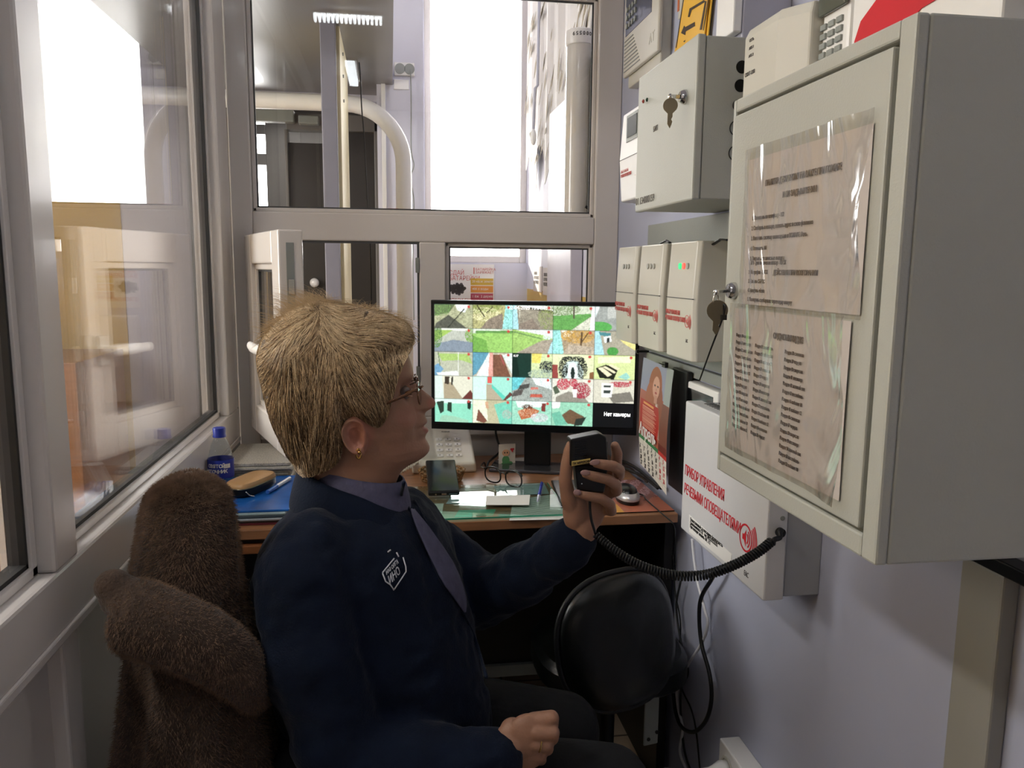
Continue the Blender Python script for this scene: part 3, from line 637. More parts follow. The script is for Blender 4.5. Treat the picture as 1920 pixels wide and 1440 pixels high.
# steel mounting plate behind them
o = MB().box(XR-.012, XR, 1.30, 2.035, 1.092, 1.418).build('mounting_plate', M['greydark'], bevel=.002); 
t = tag(o, 'grey steel mounting plate on the wall behind the three ivory units', 'mounting plate')
o = MB().box(XR-.016, XR, 1.22, 2.0, 1.064, 1.088).build('cable_channel', M['greydark'], bevel=.002); tag(o, 'grey steel channel running along the wall under the three ivory units', 'channel')
b = MB()
p = at(1197, 659, X=.64); b.cyl((XR-.012, p.y, p.z), (p.x, p.y, p.z), .003); b.cyl((p.x, p.y, p.z), (p.x-.006, p.y, p.z), .007, .004, n=16)
tag(b.build('thumb_screw', M['black']), 'small dark thumbscrew under the ivory unit furthest along the row', 'screw')

# --- keypad unit with small display
t = thing('alarm_display_unit', 'white wall panel with a small dark display left of the smaller grey cabinet', 'control panel', (XR, 2.0, 1.48))
b = MB(); px0 = .60; b.loft([[(px0+.008, 1.925, 1.479), (px0+.008, 2.085, 1.479), (XR, 2.09, 1.475), (XR, 1.92, 1.475)], [(px0, 1.925, 1.585), (px0, 2.085, 1.585), (XR, 2.09, 1.585), (XR, 1.92, 1.585)], [(px0+.008, 1.925, 1.703), (px0+.008, 2.085, 1.703), (XR, 2.09, 1.705), (XR, 1.92, 1.705)]])
cs = b.build('housing', M['whiteplastic'], t, bevel=.004)
MB().box(px0+.0005, px0+.004, 1.935, 2.030, 1.624, 1.690).build('display_bezel', M['greydark'], cs, bevel=.001)
MB().box(px0-.001, px0+.003, 1.940, 2.018, 1.634, 1.682).build('display', material('lcd_grey', '#3e443f', .15), cs)
MB().box(px0-.0007, px0+.001, 1.926, 2.084, 1.5845, 1.5860).build('seam', M['gasket'], cs)
text('printed_text', 'ПРИБОР УПРАВЛЕНИЯ\nРЕЧЕВЫМИ ОПОВЕЩАТЕЛЯМИ', .011, (px0+.0022, 2.075, 1.552), *DOWNR, M['redp'], cs, sx=.55)
redlogo(cs, (px0+.004, 1.952, 1.546), .011, M['redp'])
# --- ribbed unit high up
t = thing('fire_alarm_unit', 'ivory ribbed alarm unit with keypad, topmost beside the window partition', 'alarm unit', (XR, 2.06, 1.80))
gx = .640
MB().box(gx+.012, XR, 1.935, 2.20, 1.795, 2.30).build('back_box', M['plastic'], t, bevel=.004)
cs = MB().box(gx, gx+.0118, 1.922, 2.212, 1.824, 2.32).build('cover', M['plastic'], t, bevel=.004)
b = MB()
for k in range(9): b.box(gx-.0015, gx+.001, 2.06+k*.008, 2.200, 1.836+k*.0098, 1.8385+k*.0098)
b.build('rib', M['greydark'], cs)['kind'] = 'stuff'
MB().box(gx-.001, gx+.001, 1.975, 2.196, 1.928, 2.10).build('display_panel', material('blue_grey_panel', '#53586a', .15), cs, bevel=.0005)
b = MB()
for j in range(3):
    for i in range(4): b.cyl((gx-.001, 2.175-.024*i, 1.950+.021*j), (gx-.005, 2.175-.024*i, 1.950+.021*j), .007, n=12)
b.build('push_buttons', M['greydark'], cs)['kind'] = 'stuff'
text('printed_text', 'AT', .035, (gx-.0004, 1.99, 1.855), *DOWNR, material('faint_emboss', '#bdb9ac', .4), cs)
# --- yellow arrow sign
t = thing('arrow_sign', 'yellow sign with dark arrow lines standing above the smaller grey cabinet', 'sign', (.665, 1.78, 1.80))
sx_ = .665
MB().prism([at(x_, y_, X=sx_) for x_, y_ in ((1262, 110), (1319, 78), (1331, -40), (1290, -40))], (1, 0, 0), .003).build('plate', M['yellow'], t, bevel=.0008)
MB().prism([at(x_, y_, X=sx_+.005) for x_, y_ in ((1319, 80), (1326, 76), (1338, -40), (1329, -40))], (1, 0, 0), .003).build('side_flange', M['yellow'], t, bevel=.0008)
b = MB(); mk = lambda *pp_: b.prism([at(x_, y_, X=sx_-.0003) for x_, y_ in pp_], (-1, 0, 0), .0004)
mk((1277, 62), (1283, 48), (1285, 51), (1303, 41), (1303, 49), (1286, 59), (1285, 66)); 
mk((1290, 32), (1293, 16), (1320, 0), (1323, 3), (1297, 19), (1293, 32)); mk((1312, 56), (1322, 2), (1325, 2), (1316, 56)); mk((1267, 90), (1281, -2), (1282.5, -2), (1268.5, 90)); mk((1318, 57), (1327, 0), (1328.5, 0), (1319.5, 57))
mk((1281, 78), (1285, 75), (1284, 79))
b.build('printed_arrow', material('brown_black_print', '#3a2c20', .5), t)
# --- small parts beyond the sign, white sensor box and the white box
t = thing('call_point', 'small ivory and orange box partly behind the yellow sign', 'box', (XR, 1.85, 1.88))
MB().box(.672, XR, 1.825, 1.878, 1.882, 2.0).build('body', M['plastic'], t, bevel=.003)
MB().box(.6705, .6718, 1.868, 1.878, 1.90, 2.0).build('orange_edge', material('orange_edge', '#c86a3c', .5), t)
t = thing('junction_box', 'pale box with a white rim on top of the smaller grey cabinet', 'junction box', (XR, 1.37, 1.69))
MB().box(.592, XR, 1.335, 1.405, 1.690, 1.86).build('body', material('lilac_box', '#b2b2bf', .4), t, bevel=.003)
MB().box(.575, .5915, 1.335, 1.408, 1.700, 1.87).build('cover', M['whiteplastic'], t, bevel=.003)
t = thing('detector_box', 'ivory rounded box with three printed lamps just above the large grey cabinet', 'control box', (XR, 1.18, 1.585))
wb = .555
b = MB(); b.loft([[(wb+.002, 1.135, z_), (wb+.0, 1.238, z_), (wb+.006, 1.245, z_), (XR, 1.245, z_), (XR, 1.09, z_), (wb+.03, 1.09, z_)] for z_ in (1.55, 1.585, 1.660)]+[[(wb+.008, 1.135, 1.676), (wb+.008, 1.238, 1.676), (wb+.01, 1.242, 1.676), (XR, 1.242, 1.676), (XR, 1.092, 1.676), (wb+.034, 1.092, 1.676)]])
cs = b.build('housing', M['plastic'], t, bevel=.003)
for k in range(3): text('printed_text', ('СЕТЬ', 'АКБ 1', 'АКБ 2')[k], .006, (wb-.0003, 1.222, 1.652-k*.0115), *DOWNR, M['inkgrey'], cs)
text('printed_text', 'СКАТ-1200', .0085, (wb-.0003, 1.232, 1.602), *DOWNR, M['inkgrey'], cs, sx=.8)
t = thing('keypad_panel', 'white keypad panel with dark display peeking over the large grey cabinet', 'keypad', (XR, 1.06, 1.60))
MB().box(.60, XR, 1.018, 1.088, 1.56, 1.80).build('housing', M['whiteplastic'], t, bevel=.006)
MB().box(.592, .60, 1.020, 1.088, 1.650, 1.80).build('display_cover', material('olive_display', '#55594f', .12, coat=.5), t, bevel=.003)
b = MB()
for j in range(4):
    for i in range(3): b.box(.5965, .601, 1.080-.020*i-.007, 1.080-.020*i+.007, 1.636-.0125*j-.004, 1.636-.0125*j+.004)
b.build('keys', M['greydark'], t, bevel=.0008)['kind'] = 'stuff'
# round red and white sign
t = thing('round_sign', 'round red-on-white sign on the wall above the large grey cabinet', 'sign', (XR, .9, 1.72))
MB().box(.600, XR, .745, 1.012, 1.515, 1.85).build('backing', M['whiteplastic'], t, bevel=.003)
MB().prism([at(x_, y_, X=.5995) for x_, y_ in ((1602, 110), (1603, 78), (1615, 40), (1644, 0), (1665, -25), (1790, -25), (1755, 0), (1728, 16), (1705, 45), (1690, 110))], (-1, 0, 0), .001).build('red_ring', M['red'], t)
o = MB().box(.60, XR, .66, .735, 1.585, 1.64).build('wall_bracket', material('beige_plastic', '#a8977f', .4), bevel=.003); tag(o, 'beige plastic piece above the far right corner of the large cabinet', 'bracket')

# --- loudspeaker-control box (lower, white)
pu0, pu1, pz0, pz1, pf = 1.129, 1.497, .778, 1.043, .582
t = thing('speech_alarm_box', 'large white control box lettered in red, low on the wall with the coiled cord', 'control box', (XR, (pu0+pu1)/2, pz0))
MB().box(pf+.036, XR, pu0+.004, pu1-.004, pz0+.004, pz1-.004).build('back_box', material('grey_back_box', '#a4a7ab', .4), t, bevel=.002)
cs = MB().box(pf, pf+.035, pu0, pu1, pz0, pz1).build('cover', M['whitesteel'], t, bevel=.003)
text('printed_text', 'ПРИБОР УПРАВЛЕНИЯ', .0285, (pf-.0004, 1.484, .895), *DOWNR, M['red'], cs, sx=.60, bold=.0003)
text('printed_text', 'РЕЧЕВЫМИ ОПОВЕЩАТЕЛЯМИ', .0285, (pf-.0004, 1.484, .857), *DOWNR, M['red'], cs, sx=.60, bold=.0003)
redlogo(cs, (pf-.0004, 1.198, .859), .024, M['red'])
lb = thing('paper_label', 'thin typed paper label along the lower edge of the red-lettered white box', 'label', (pf, 1.33, .80))
MB().prism([(pf-.0008, 1.452, .8205), (pf-.0008, 1.250, .8125), (pf-.0008, 1.252, .789), (pf-.0008, 1.447, .786)], (1, 0, 0), .0006).build('sheet', M['paperw'], lb)
text('printed_text', 'Ответственный за пожарную безопасность\nСинельникова О.В.  тел. 89ХХХХХХХХ\nПри пожаре звонить 101, 112', .0095, (pf-.0012, 1.444, .811), *DOWNR, M['ink'], lb, sx=.78, line=.75)
text('printed_text', 'EAC', .013, (pf-.0004, 1.20, .795), *DOWNR, M['inkgrey'], cs, sx=.7)
b = MB(); b.cyl((pf+.025, pu0-.001, .915), (pf+.025, pu0+.001, .915), .004, n=14); b.build('screw', M['greydark'], cs)
b = MB()
for i in range(9):
    for j in range(2): b.obox((.615+j*.03, 1.36+.012*i, pz1+.0003), (1, .25, 0), (-.25, 1, 0), (0, 0, 1), .022, .004, .001)
b.build('vent_slots', M['ink'], t)['kind'] = 'stuff'
# --- intercom monitor
t = thing('intercom_monitor', 'white-framed intercom screen on the wall, half hidden behind the red-lettered box', 'monitor', (XR, 1.62, .93))
iy0, iy1, iz0, iz1, ix = 1.502, 1.735, .936, 1.058, .652
cs = MB().box(ix, XR, iy0, iy1, iz0, iz1).build('frame', M['whiteplastic'], t, bevel=.004)
MB().box(ix-.001, ix+.002, 1.525, 1.722, .955, 1.044).build('screen', M['blackgloss'], t)
text('printed_text', '14:00 ВЫХОД', .017, (ix-.0004, 1.728, .9385), *DOWNR, M['ink'], t, bold=.0003)
# --- wall calendar with woman portrait
t = thing('wall_calendar', 'hanging wall calendar page for Апрель with a red-haired woman above a date grid', 'calendar', (.635, 1.80, .79))
def cal_image():
    W, H = 120, 200; im = np.zeros((H, W, 3), np.float32); yy, xx = np.mgrid[0:H, 0:W]; u = (xx+.5)/W; v = (yy+.5)/H
    def put(mask, hx, a=1.0): im[mask] = im[mask]*(1-a)+np.array(lin(hx))*a
    im[:] = lin('#8f96ad'); put(v > .28, '#a8604a'); put((u > .72) & (v > .3), '#7d4a3a'); put((u > .8) & (v < .3), '#9aa4a0')
    def ell(cx_, cy_, rx, ry): return ((u-cx_)/rx)**2+((v-cy_)/ry)**2 < 1
    put(ell(.50, .22, .22, .19), '#9a5a3c'); put(ell(.36, .34, .16, .16), '#a4623f'); put(ell(.66, .33, .12, .15), '#8e5138')
    put(ell(.53, .205, .115, .095), '#cf9f88'); put((abs(u-.54) < .05) & (v > .27) & (v < .34), '#c08f78')
    put(ell(.485, .19, .028, .008), '#3a2620'); put(ell(.585, .19, .028, .008), '#3a2620'); put(ell(.535, .25, .035, .009), '#a0423c'); put(ell(.54, .222, .012, .012), '#b07e68')
    put(((v > .33) & (v < .62) & (abs(u-.60) < .3*(v-.2))), '#b8a79a', .6); put(abs(u-.58-(v-.34)*.3) < .02*(v > .34)*(v < .5), '#d8cfc6')
    put((u < .62+.08*np.sin((v-.3)*8)) & (v > .36) & (v < .66) & (u > .04), '#b02a20'); 
    for k in range(17): put((u > .12) & (u < .56+.04*((k*7) % 3-1)) & (abs(v-.415-k*.0115) < .0026), '#e0a890')
    put((u > .14) & (u < .5) & (abs(v-.385) < .008), '#e2a05c')
    put((v > .64) & (v < .72) & (u > .7), '#6e3028')
    put(v > .70, '#3f8050'); put((v > .70) & (u > .70), '#c03a34'); put(v > .735, '#ddd8cc')
    for k in range(1, 7): put((v > .735) & (abs(u-k/7) < .004), '#b0aca4')
    for k in range(1, 6): put((abs(v-.735-k*.053) < .0013), '#b0aca4')
    return im
CX, CY0, CY1, CZ0, CZ1 = .632, 1.925, 1.705, .800, 1.083
def cwarp(u, v): return Vector((-.012*math.sin(v*PI)*.6-.010*u*u*(1-v), -.01*(1-v)*u, -.006*u+.012*(1-v)*(1-v)*(.5-u)))
pg = painted('page', 120, 200, cal_image(), (CX, CY0, CZ0), (0, -1, 0), (0, 0, 1), CY0-CY1, CZ1-CZ0, M['vc'], t, warp=cwarp)
Wc, Hc = CY0-CY1, CZ1-CZ0
def cp_(u, v): return Vector((CX, CY0-u*Wc, CZ0+v*Hc))+cwarp(u, v)+Vector((-.0012, 0, 0))
text('printed_title', 'Апрель', .042, cp_(.05, .315)+Vector((-.0022, 0, 0)), (-.03, -1, -.05), (0, 0, 1), M['paperw'], t, sx=.95, bold=.0009)
d_ = 1
for row in range(5):
    for c_ in range(7):
        n_ = row*7+c_-1
        if 1 <= n_ <= 30: text('printed_number', str(n_), .0155, cp_((c_+.2)/7, .265-.053*(row+1)+.012), (0, -1, 0), (0, 0, 1), M['red'] if c_ > 4 else M['ink'], t, sx=.8)
t2 = thing('binder_clip', 'black binder clip holding the calendar page to the grey channel', 'clip', at(1247, 684, X=.63))
c_ = at(1247, 684, X=.625); b = MB(); b.obox(c_, (0, 1, 0), (1, 0, 0), (0, 0, 1), .022, .008, .012); b.tube([c_+Vector((-.004, .005, 0)), c_+Vector((-.014, .003, .004)), c_+Vector((-.014, -.003, .004)), c_+Vector((-.004, -.005, 0))], .0008); b.build('clip_body', M['black'], t2, bevel=.0008)
MB().box(.648, .662, 1.665, 1.760, .795, 1.078).build('hanging_folder', M['black'], bevel=.003)
tag(bpy.data.objects['hanging_folder'], 'tall black folder hanging on the wall between calendar and intercom screen', 'folder')

# --- microphone cord plug, loose cables, socket, trunking
def tw(pts, X=.66): return crv([at(a, c, X=X) for a, c in pts], 8)
tag(MB().tube(tw(((1298, 1010), (1302, 1050), (1308, 1090), (1322, 1145), (1327, 1170), (1316, 1205), (1285, 1255), (1270, 1295), (1272, 1330), (1280, 1365), (1275, 1410), (1290, 1450), (1300, 1480))), .0034).build('white_cable', M['cableW'], smooth=True), 'white cable looping down the wall from under the white control box', 'cable')
tag(MB().tube(tw(((1345, 1065), (1335, 1085), (1315, 1120), (1311, 1160), (1316, 1210), (1330, 1262), (1334, 1310), (1324, 1350), (1302, 1372), (1280, 1365), (1268, 1340), (1262, 1300)), .655), .0044).build('black_cable', M['blackrub'], smooth=True), 'thick black cable hanging in a loop below the white control box', 'cable')
tag(MB().tube(tw(((1262, 1040), (1266, 1110), (1276, 1170), (1272, 1250), (1278, 1290), (1296, 1330), (1305, 1370), (1312, 1440), (1316, 1500)), .668), .0018).build('thin_cable', M['blackrub'], smooth=True), 'thin black cable running down the wall corner beside the desk', 'cable')
tag(MB().tube(tw(((1276, 1090), (1268, 1140), (1278, 1210), (1290, 1260), (1276, 1300), (1282, 1400), (1300, 1460)), .662), .0026).build('grey_cable', M['gasket_d'], smooth=True), 'dark grey cable tangled behind the white cable near the desk end', 'cable')
t = thing('power_outlet', 'white surface-mounted double wall outlet low on the right wall', 'socket', (XR, 1.30, .30))
cs = MB().box(XR-.042, XR, 1.215, 1.385, .295, .378).build('housing', M['whiteplastic'], t, bevel=.003)
for yy in (1.342, 1.258): MB().lathe([(.026, 0), (.026, .0015), (.021, .0018), (.019, -.008), (.001, -.009)], (XR-.043, yy, .337), NX, n=30).build('socket_insert', M['plastic'], t, smooth='auto')
t = thing('power_plug', 'white mains plug with cable in the low wall outlet', 'plug', (XR-.05, 1.342, .337))
b = MB(); b.lathe([(.018, -.005), (.018, .012), (.011, .026), (.008, .034), (.0065, .055), (.004, .06), (.0035, .064)], (XR-.045, 1.342, .337), NX, n=24); b.build('plug_body', M['whiteplastic'], t, smooth=True)
b = MB(); q0 = Vector((XR-.105, 1.342, .337)); b.tube(crv([q0, q0+Vector((-.03, .01, .0)), q0+Vector((-.06, .04, -.02)), q0+Vector((-.05, .08, -.10)), q0+Vector((-.02, .08, -.3))]), .003); b.build('cable', M['cableW'], t, smooth=True)
o = MB().box(XR-.022, XR, .735, .800, .02, .973).build('cable_trunking', material('grey_white_trunking', '#8f8d86', .4, var=.03), bevel=.003); tag(o, 'wide off-white vertical trunking on the wall under the large cabinet', 'trunking')
o = MB().box(XR-.026, XR, .66, .803, .974, .990).build('dark_gap_strip', M['black'], bevel=.002); tag(o, 'short black strip painting the dark gap above the trunking just under the large cabinet', 'strip')  # black strip put where there is only a shaded gap
# ================================================================== DESK AND WHAT STANDS ON IT
DZ = .740
t = thing('desk', 'cherry-laminate desk filling the width of the booth under the window partition', 'desk', (.12, 2.0, 0))
MB().box(-.435, .656, 1.705, 2.335, DZ-.022, DZ).build('desktop', M['wood'], t, bevel=.002)
MB().box(-.435, -.09, 1.70, 2.25, DZ-.052, DZ-.034).build('pull_out_shelf', M['woode'], t, bevel=.0015)
MB().box(-.415, -.10, 1.72, 2.3, DZ-.034, DZ-.022).build('shelf_rail', M['darkwood'], t)
for x in (-.433, .645): MB().box(x, x+.022, 1.76, 2.32, 0, DZ-.022).build('side_panel', M['darkwood'], t, bevel=.001)
MB().box(-.411, .645, 2.20, 2.216, .10, DZ-.022).build('back_panel', M['darkwood'], t)
MB().box(-.411, .645, 2.185, 2.20, .10, .135).build('back_rail', M['greydark'], t)
b = MB().box(-.40, .0, 1.80, 2.18, .06, .66); b.build('drawer_box', M['darkwood'], t, bevel=.002)
# glass sheet, with papers pressed under it
gx0, gx1, gy0, gy1 = -.10, .400, 1.712, 1.985
o = MB().box(gx0, gx1, gy0, gy1, DZ+.0035, DZ+.0075).build('desk_glass', M['deskglass']); tag(o, 'sheet of glass with green edges lying on the desktop over papers', 'glass sheet')
e = MB(); e.box(gx0-.0004, gx1+.0004, gy0-.0006, gy0, DZ+.0035, DZ+.0075); e.box(gx1, gx1+.0005, gy0, gy1, DZ+.0035, DZ+.0075); eo = e.build('polished_edge', M['greenedge'], o)
def flat_paper(name, px, lab, mat, z, cat='paper', th=.0005, lines=None, grp=None):
    p = [at(a, c, Z=z) for a, c in px]; t2 = thing(name, lab, cat, tuple(p[0]), grp)
    MB().prism(p, (0, 0, 1), th).build('sheet', mat, t2)
    if lines:
        b = MB(); o_, xd, yd = p[0], p[1]-p[0], p[3]-p[0]
        for k in range(lines):
            v = (k+1)/(lines+1); r_ = random.Random(k+int(px[0][0])); L = .5+.4*r_.random()
            q0, q1 = o_+yd*v+xd*.06, o_+yd*v+xd*(.06+L*.9); w_ = yd.normalized()*.0008
            b.prism([q0, q1, q1+w_, q0+w_], (0, 0, 1), th+.0002)
        b.build('printed_lines', M['inkgrey'], t2)
    return t2
z1 = DZ+.0006
bluep = material('pale_blue_paper', '#b9c4cc', .6); 
flat_paper('printed_form', ((962, 938), (1052, 925), (1062, 974), (955, 976)), 'printed white form under the front right of the desk glass', M['paperw'], z1, lines=9)
flat_paper('printed_form', ((925, 911), (1020, 906), (1030, 926), (935, 930)), 'printed sheet under the back edge of the desk glass beside the pen', bluep, z1+.0006, lines=5)
flat_paper('paper_strip', ((846, 930), (912, 928), (908, 944), (836, 945)), 'pale blue paper strip under the glass left of the white slip', bluep, z1+.0002)
flat_paper('paper_strip', ((808, 945), (832, 944), (829, 962), (803, 966)), 'small white paper scrap at the left of the desk glass', M['paperw'], z1+.0002)
flat_paper('paper_strip', ((860, 957), (930, 955), (924, 967), (852, 970)), 'green strip painting a highlight under the front of the desk glass', material('mint_highlight', '#3fae88', .3), z1+.0003)  # green highlight of the glass, painted as a coloured strip
flat_paper('paper_slip', ((912, 930), (994, 928), (992, 947), (910, 947)), 'white paper slip lying on top of the desk glass', M['paperw'], DZ+.0078)
flat_paper('envelope', ((928, 868), (935, 860), (1003, 857), (988, 876)), 'white sheet lying behind the folded eyeglasses at the monitor foot', M['paperw'], DZ+.0004)
# ballpoint pen (blue) on the glass
p0, p1 = at(1008, 940, Z=DZ+.012), at(1016, 906, Z=DZ+.012)
t = thing('ballpoint_pen', 'blue ballpoint pen with clear tip lying on the desk glass', 'pen', p0); d = (p1-p0).normalized()
MB().cyl(p0+d*.045, p1, .0042, n=14).build('barrel', material('blue_pen', '#2b3fae', .25), t, smooth='auto'); MB().cyl(p0, p0+d*.045, .0022, .0042, n=14).build('grip', material('clear_grip', '#c3c8dd', .15), t, smooth='auto'); MB().obox(p1-d*.02+Vector((0, 0, .005)), d, d.cross(Vector((0, 0, 1))), (0, 0, 1), .036, .002, .0012).build('clip', material('blue_clip', '#22308a', .3), t)
# black tablet edge near the mic hand
tb = [at(a, c, Z=DZ+.002) for a, c in ((1033, 905), (1120, 902), (1130, 950), (1052, 953))]
t = thing('tablet', 'thin grey tablet with black rim lying behind the raised hand', 'tablet', tb[0]); MB().prism(tb, (0, 0, 1), .007).build('case', M['black'], t, bevel=.002)
cc = sum(tb, Vector())/4; MB().prism([cc+(v-cc)*.93+Vector((0, 0, .0072)) for v in tb], (0, 0, 1), .0003).build('screen', material('tablet_grey', '#5d5d5f', .15), t)
# mobile phone leaning on a wicker basket
bk = Vector((.128, 2.062, DZ))
t = thing('wicker_basket', 'small brown wicker basket behind the black mobile phone', 'basket', bk)
wk = material('wicker', '#8d6b45', .6, var=.25, vscale=60)
b = MB(); n = 30
for j in range(4):
    r_ = .043+.0022*j; b.tube([bk+Vector((r_*1.2*math.cos(2*PI*k/60), r_*math.sin(2*PI*k/60), .006+.0075*j+.0022*math.sin(15*2*PI*k/60+PI*j))) for k in range(60)], .0032, n=6, closed=True)
b.build('woven_side', wk, t, smooth=True)
for k in range(16): pass
b = MB()
for k in range(20):
    a_ = 2*PI*k/20; b.cyl(bk+Vector((.050*math.cos(a_), .042*math.sin(a_), .001)), bk+Vector((.062*math.cos(a_), .050*math.sin(a_), .032)), .0028, n=6)
b.cyl(bk+Vector((0, 0, .001)), bk+Vector((0, 0, .004)), .045, n=30); b.build('stake_frame', wk, t, smooth='auto')
th = math.radians(17); yd = Vector((0, math.cos(th), math.sin(th))); nd = Vector((0, -math.sin(th), math.cos(th))); xd = Vector((1, .0, 0)); a0 = at(803, 930, Z=DZ+.010); a0.z = DZ+.0085; w_, l_ = .077, .155
t = thing('mobile_phone', 'black mobile phone tilted up with its charging port towards the chair', 'phone', a0)
cph = a0+xd*w_/2+yd*l_/2
MB().obox(cph+nd*.006, xd, yd, nd, w_, l_, .0125).build('body', M['black'], t, bevel=.004, seg=3)
MB().obox(cph+nd*.0126, xd, yd, nd, w_-.007, l_-.010, .0006).build('screen', material('phone_screen', '#15171a', .12), t)
b = MB(); fy = a0+xd*w_/2+nd*.006-yd*.0003; b.obox(fy, xd, yd, nd, .012, .001, .0045); b.build('charging_port', M['chrome'], t, bevel=.0006)
b = MB(); b.cyl(fy-xd*.02, fy-xd*.02-yd*.0008, .0024, n=14); b.build('headphone_jack', M['chrome'], t)
b = MB()
for k in range(6): b.cyl(fy+xd*(.014+.0035*k), fy+xd*(.014+.0035*k)-yd*.0008, .0011, n=8)
b.build('speaker_hole', M['chrome'], t)['kind'] = 'stuff'
# desk telephone
t = thing('telephone', 'ivory push-button desk telephone behind the wicker basket', 'telephone', (.155, 2.20, DZ))
th = math.radians(24); yd = Vector((0, math.cos(th), math.sin(th))); nd = Vector((0, -math.sin(th), math.cos(th))); c0 = Vector((.155, 2.135, DZ+.03)); telm = material('ivory_telephone', '#d9d4c6', .35)
b = MB(); w_ = .105; b.loft([[(.155-w_, 2.135, DZ), (.155+w_-.03, 2.135, DZ), (.155+w_-.03, 2.30, DZ), (.155-w_, 2.30, DZ)], [(.155-w_+.004, 2.125, DZ+.03), (.155+w_-.034, 2.125, DZ+.03), (.155+w_-.036, 2.29, DZ+.10), (.155-w_+.004, 2.29, DZ+.10)]])
bd = b.build('base', telm, t, bevel=.008, seg=3)
b = MB(); sl = Vector((0, .165, .07)).normalized(); sn_ = Vector((0, -sl.z, sl.y))
for j in range(4):
    for i in range(3):
        c_ = Vector((.13+.026*i, 2.125, DZ+.031))+sl*(.035+.026*j)+sn_*.001; b.obox(c_, (1, 0, 0), sl, sn_, .018, .012, .004)
b.build('key_pad', M['paperw'], bd, bevel=.002)['kind'] = 'stuff'
for j in range(4):
    for i in range(3): text('printed_digit', '123456789*0#'[(3-j)*3+i], .009, Vector((.127+.026*i, 2.125, DZ+.031))+sl*(.031+.026*j)+sn_*.0032, (1, 0, 0), sl, M['inkgrey'], bd)
text('printed_text', 'PHONE', .007, Vector((.14, 2.125, DZ+.031))+sl*.150+sn_*.0006, (1, 0, 0), sl, M['inkgrey'], bd)
b = MB(); hp = [Vector((.075, 2.13, DZ+.05))+sl*(.17*s) + sn_*(.018+.012*math.sin(PI*s)) for s in np.linspace(0, 1, 9)]; b.tube(hp, [.022, .021, .014, .013, .013, .013, .014, .021, .022], n=16, flat=.7, hint=(1, 0, 0)); b.build('handset', telm, t, smooth=True)
b = MB(); a_, c_ = Vector((.07, 2.13, DZ+.04)), Vector((.0, 2.10, DZ+.012)); b.tube([a_+(c_-a_)*s+Vector((.0, .006*math.cos(70*s), .006*math.sin(70*s)-.004*math.sin(PI*s))) for s in np.linspace(0, 1, 120)], .0018, n=6); b.build('coiled_cord', telm, t, smooth=True)
# little standing card
cA, cB = at(935, 876, Z=DZ), at(966, 874, Z=DZ); xd = (cB-cA).normalized(); zt_ = at(935, 833, Y=cA.y+.004).z
t = thing('greeting_card', 'small cream card with a green cartoon turtle and red heart standing on the desk', 'card', (cA+cB)/2)
Wd, Hd = (cB-cA).length, zt_-DZ; n_ = xd.cross(Vector((0, 0, 1)))
MB().obox((cA+cB)/2+Vector((0, .001, Hd/2)), xd, n_, (0, 0, 1), Wd, .0012, Hd).build('card_sheet', material('cream_card', '#e3ddd0', .6), t)
MB().prism([(cA+cB)/2+Vector((0, .001, Hd*.5)), (cA+cB)/2+Vector((0, .02, 0)), (cA+cB)/2+Vector((.006, .02, 0)), (cA+cB)/2+Vector((.006, .001, Hd*.5))], n_, .001).build('prop', material('cream_card2', '#e3ddd0', .6), t)
def disc(b, u, v, ru, rv, d=.0010, n=18): b.prism([cA+xd*(Wd*u+ru*Wd*math.cos(a))+Vector((0, 0, Hd*(v)+rv*Wd*math.sin(a)))+n_*.0002 for a in np.linspace(0, 2*PI, n, endpoint=False)], n_, d)
gm, sm_, hm = material('turtle_green', '#5c9a62', .6), material('turtle_skin', '#e2b08a', .6), material('heart_red', '#c4323a', .6)
b = MB(); disc(b, .42, .30, .22, .26); disc(b, .68, .16, .16, .10); disc(b, .28, .14, .12, .08); b.build('printed_body', gm, t)
b = MB(); disc(b, .42, .62, .22, .20, .0014); b.build('printed_head', sm_, t)
b = MB(); disc(b, .35, .63, .035, .05, .0018); disc(b, .50, .63, .035, .05, .0018); b.build('printed_eyes', M['ink'], t)
b = MB(); disc(b, .76, .76, .07, .07, .0014); disc(b, .86, .77, .06, .06, .0014); disc(b, .81, .70, .05, .08, .0014); b.build('printed_heart', hm, t)
# eyeglasses on the desk
t = thing('eyeglasses', 'black-rimmed eyeglasses lying open on the desk behind the glass sheet', 'glasses', at(940, 900, Z=DZ))
frm = M['blackgloss']; b = MB(); lens = MB(); gl = []
gL, gR = at(924, 890, Z=DZ+.022), at(963, 898, Z=DZ+.022); gd = (gR-gL).normalized(); up = Vector((0, .35, .94)).normalized()
for c_ in (gL, gR):
    ring = [c_+gd*(.026*(abs(math.cos(a))**.8)*math.copysign(1, math.cos(a)))+up*(.020*(abs(math.sin(a))**.8)*math.copysign(1, math.sin(a))) for a in np.linspace(0, 2*PI, 32, endpoint=False)]
    b.tube(ring, .0021, n=8, closed=True); lens.prism(ring, gd.cross(up), .001)
b.tube(crv([gL+gd*.025+up*.006, (gL+gR)/2+up*.011, gR-gd*.025+up*.006]), .0017, n=8); b.build('frame', frm, t, smooth=True); lens.build('lens', M['glass'], t)
for (c_, s) in ((gL, -1), (gR, 1)):
    h = c_+gd*.027*s+up*.012; b = MB(); b.tube(crv([h, h+Vector((.004*s, .05, -.006)), h+Vector((-.012*s, .115, -.012)), h+Vector((-.018*s, .135, -.028))]), [.0022]*25, n=8); b.build('temple', frm, t, smooth=True)
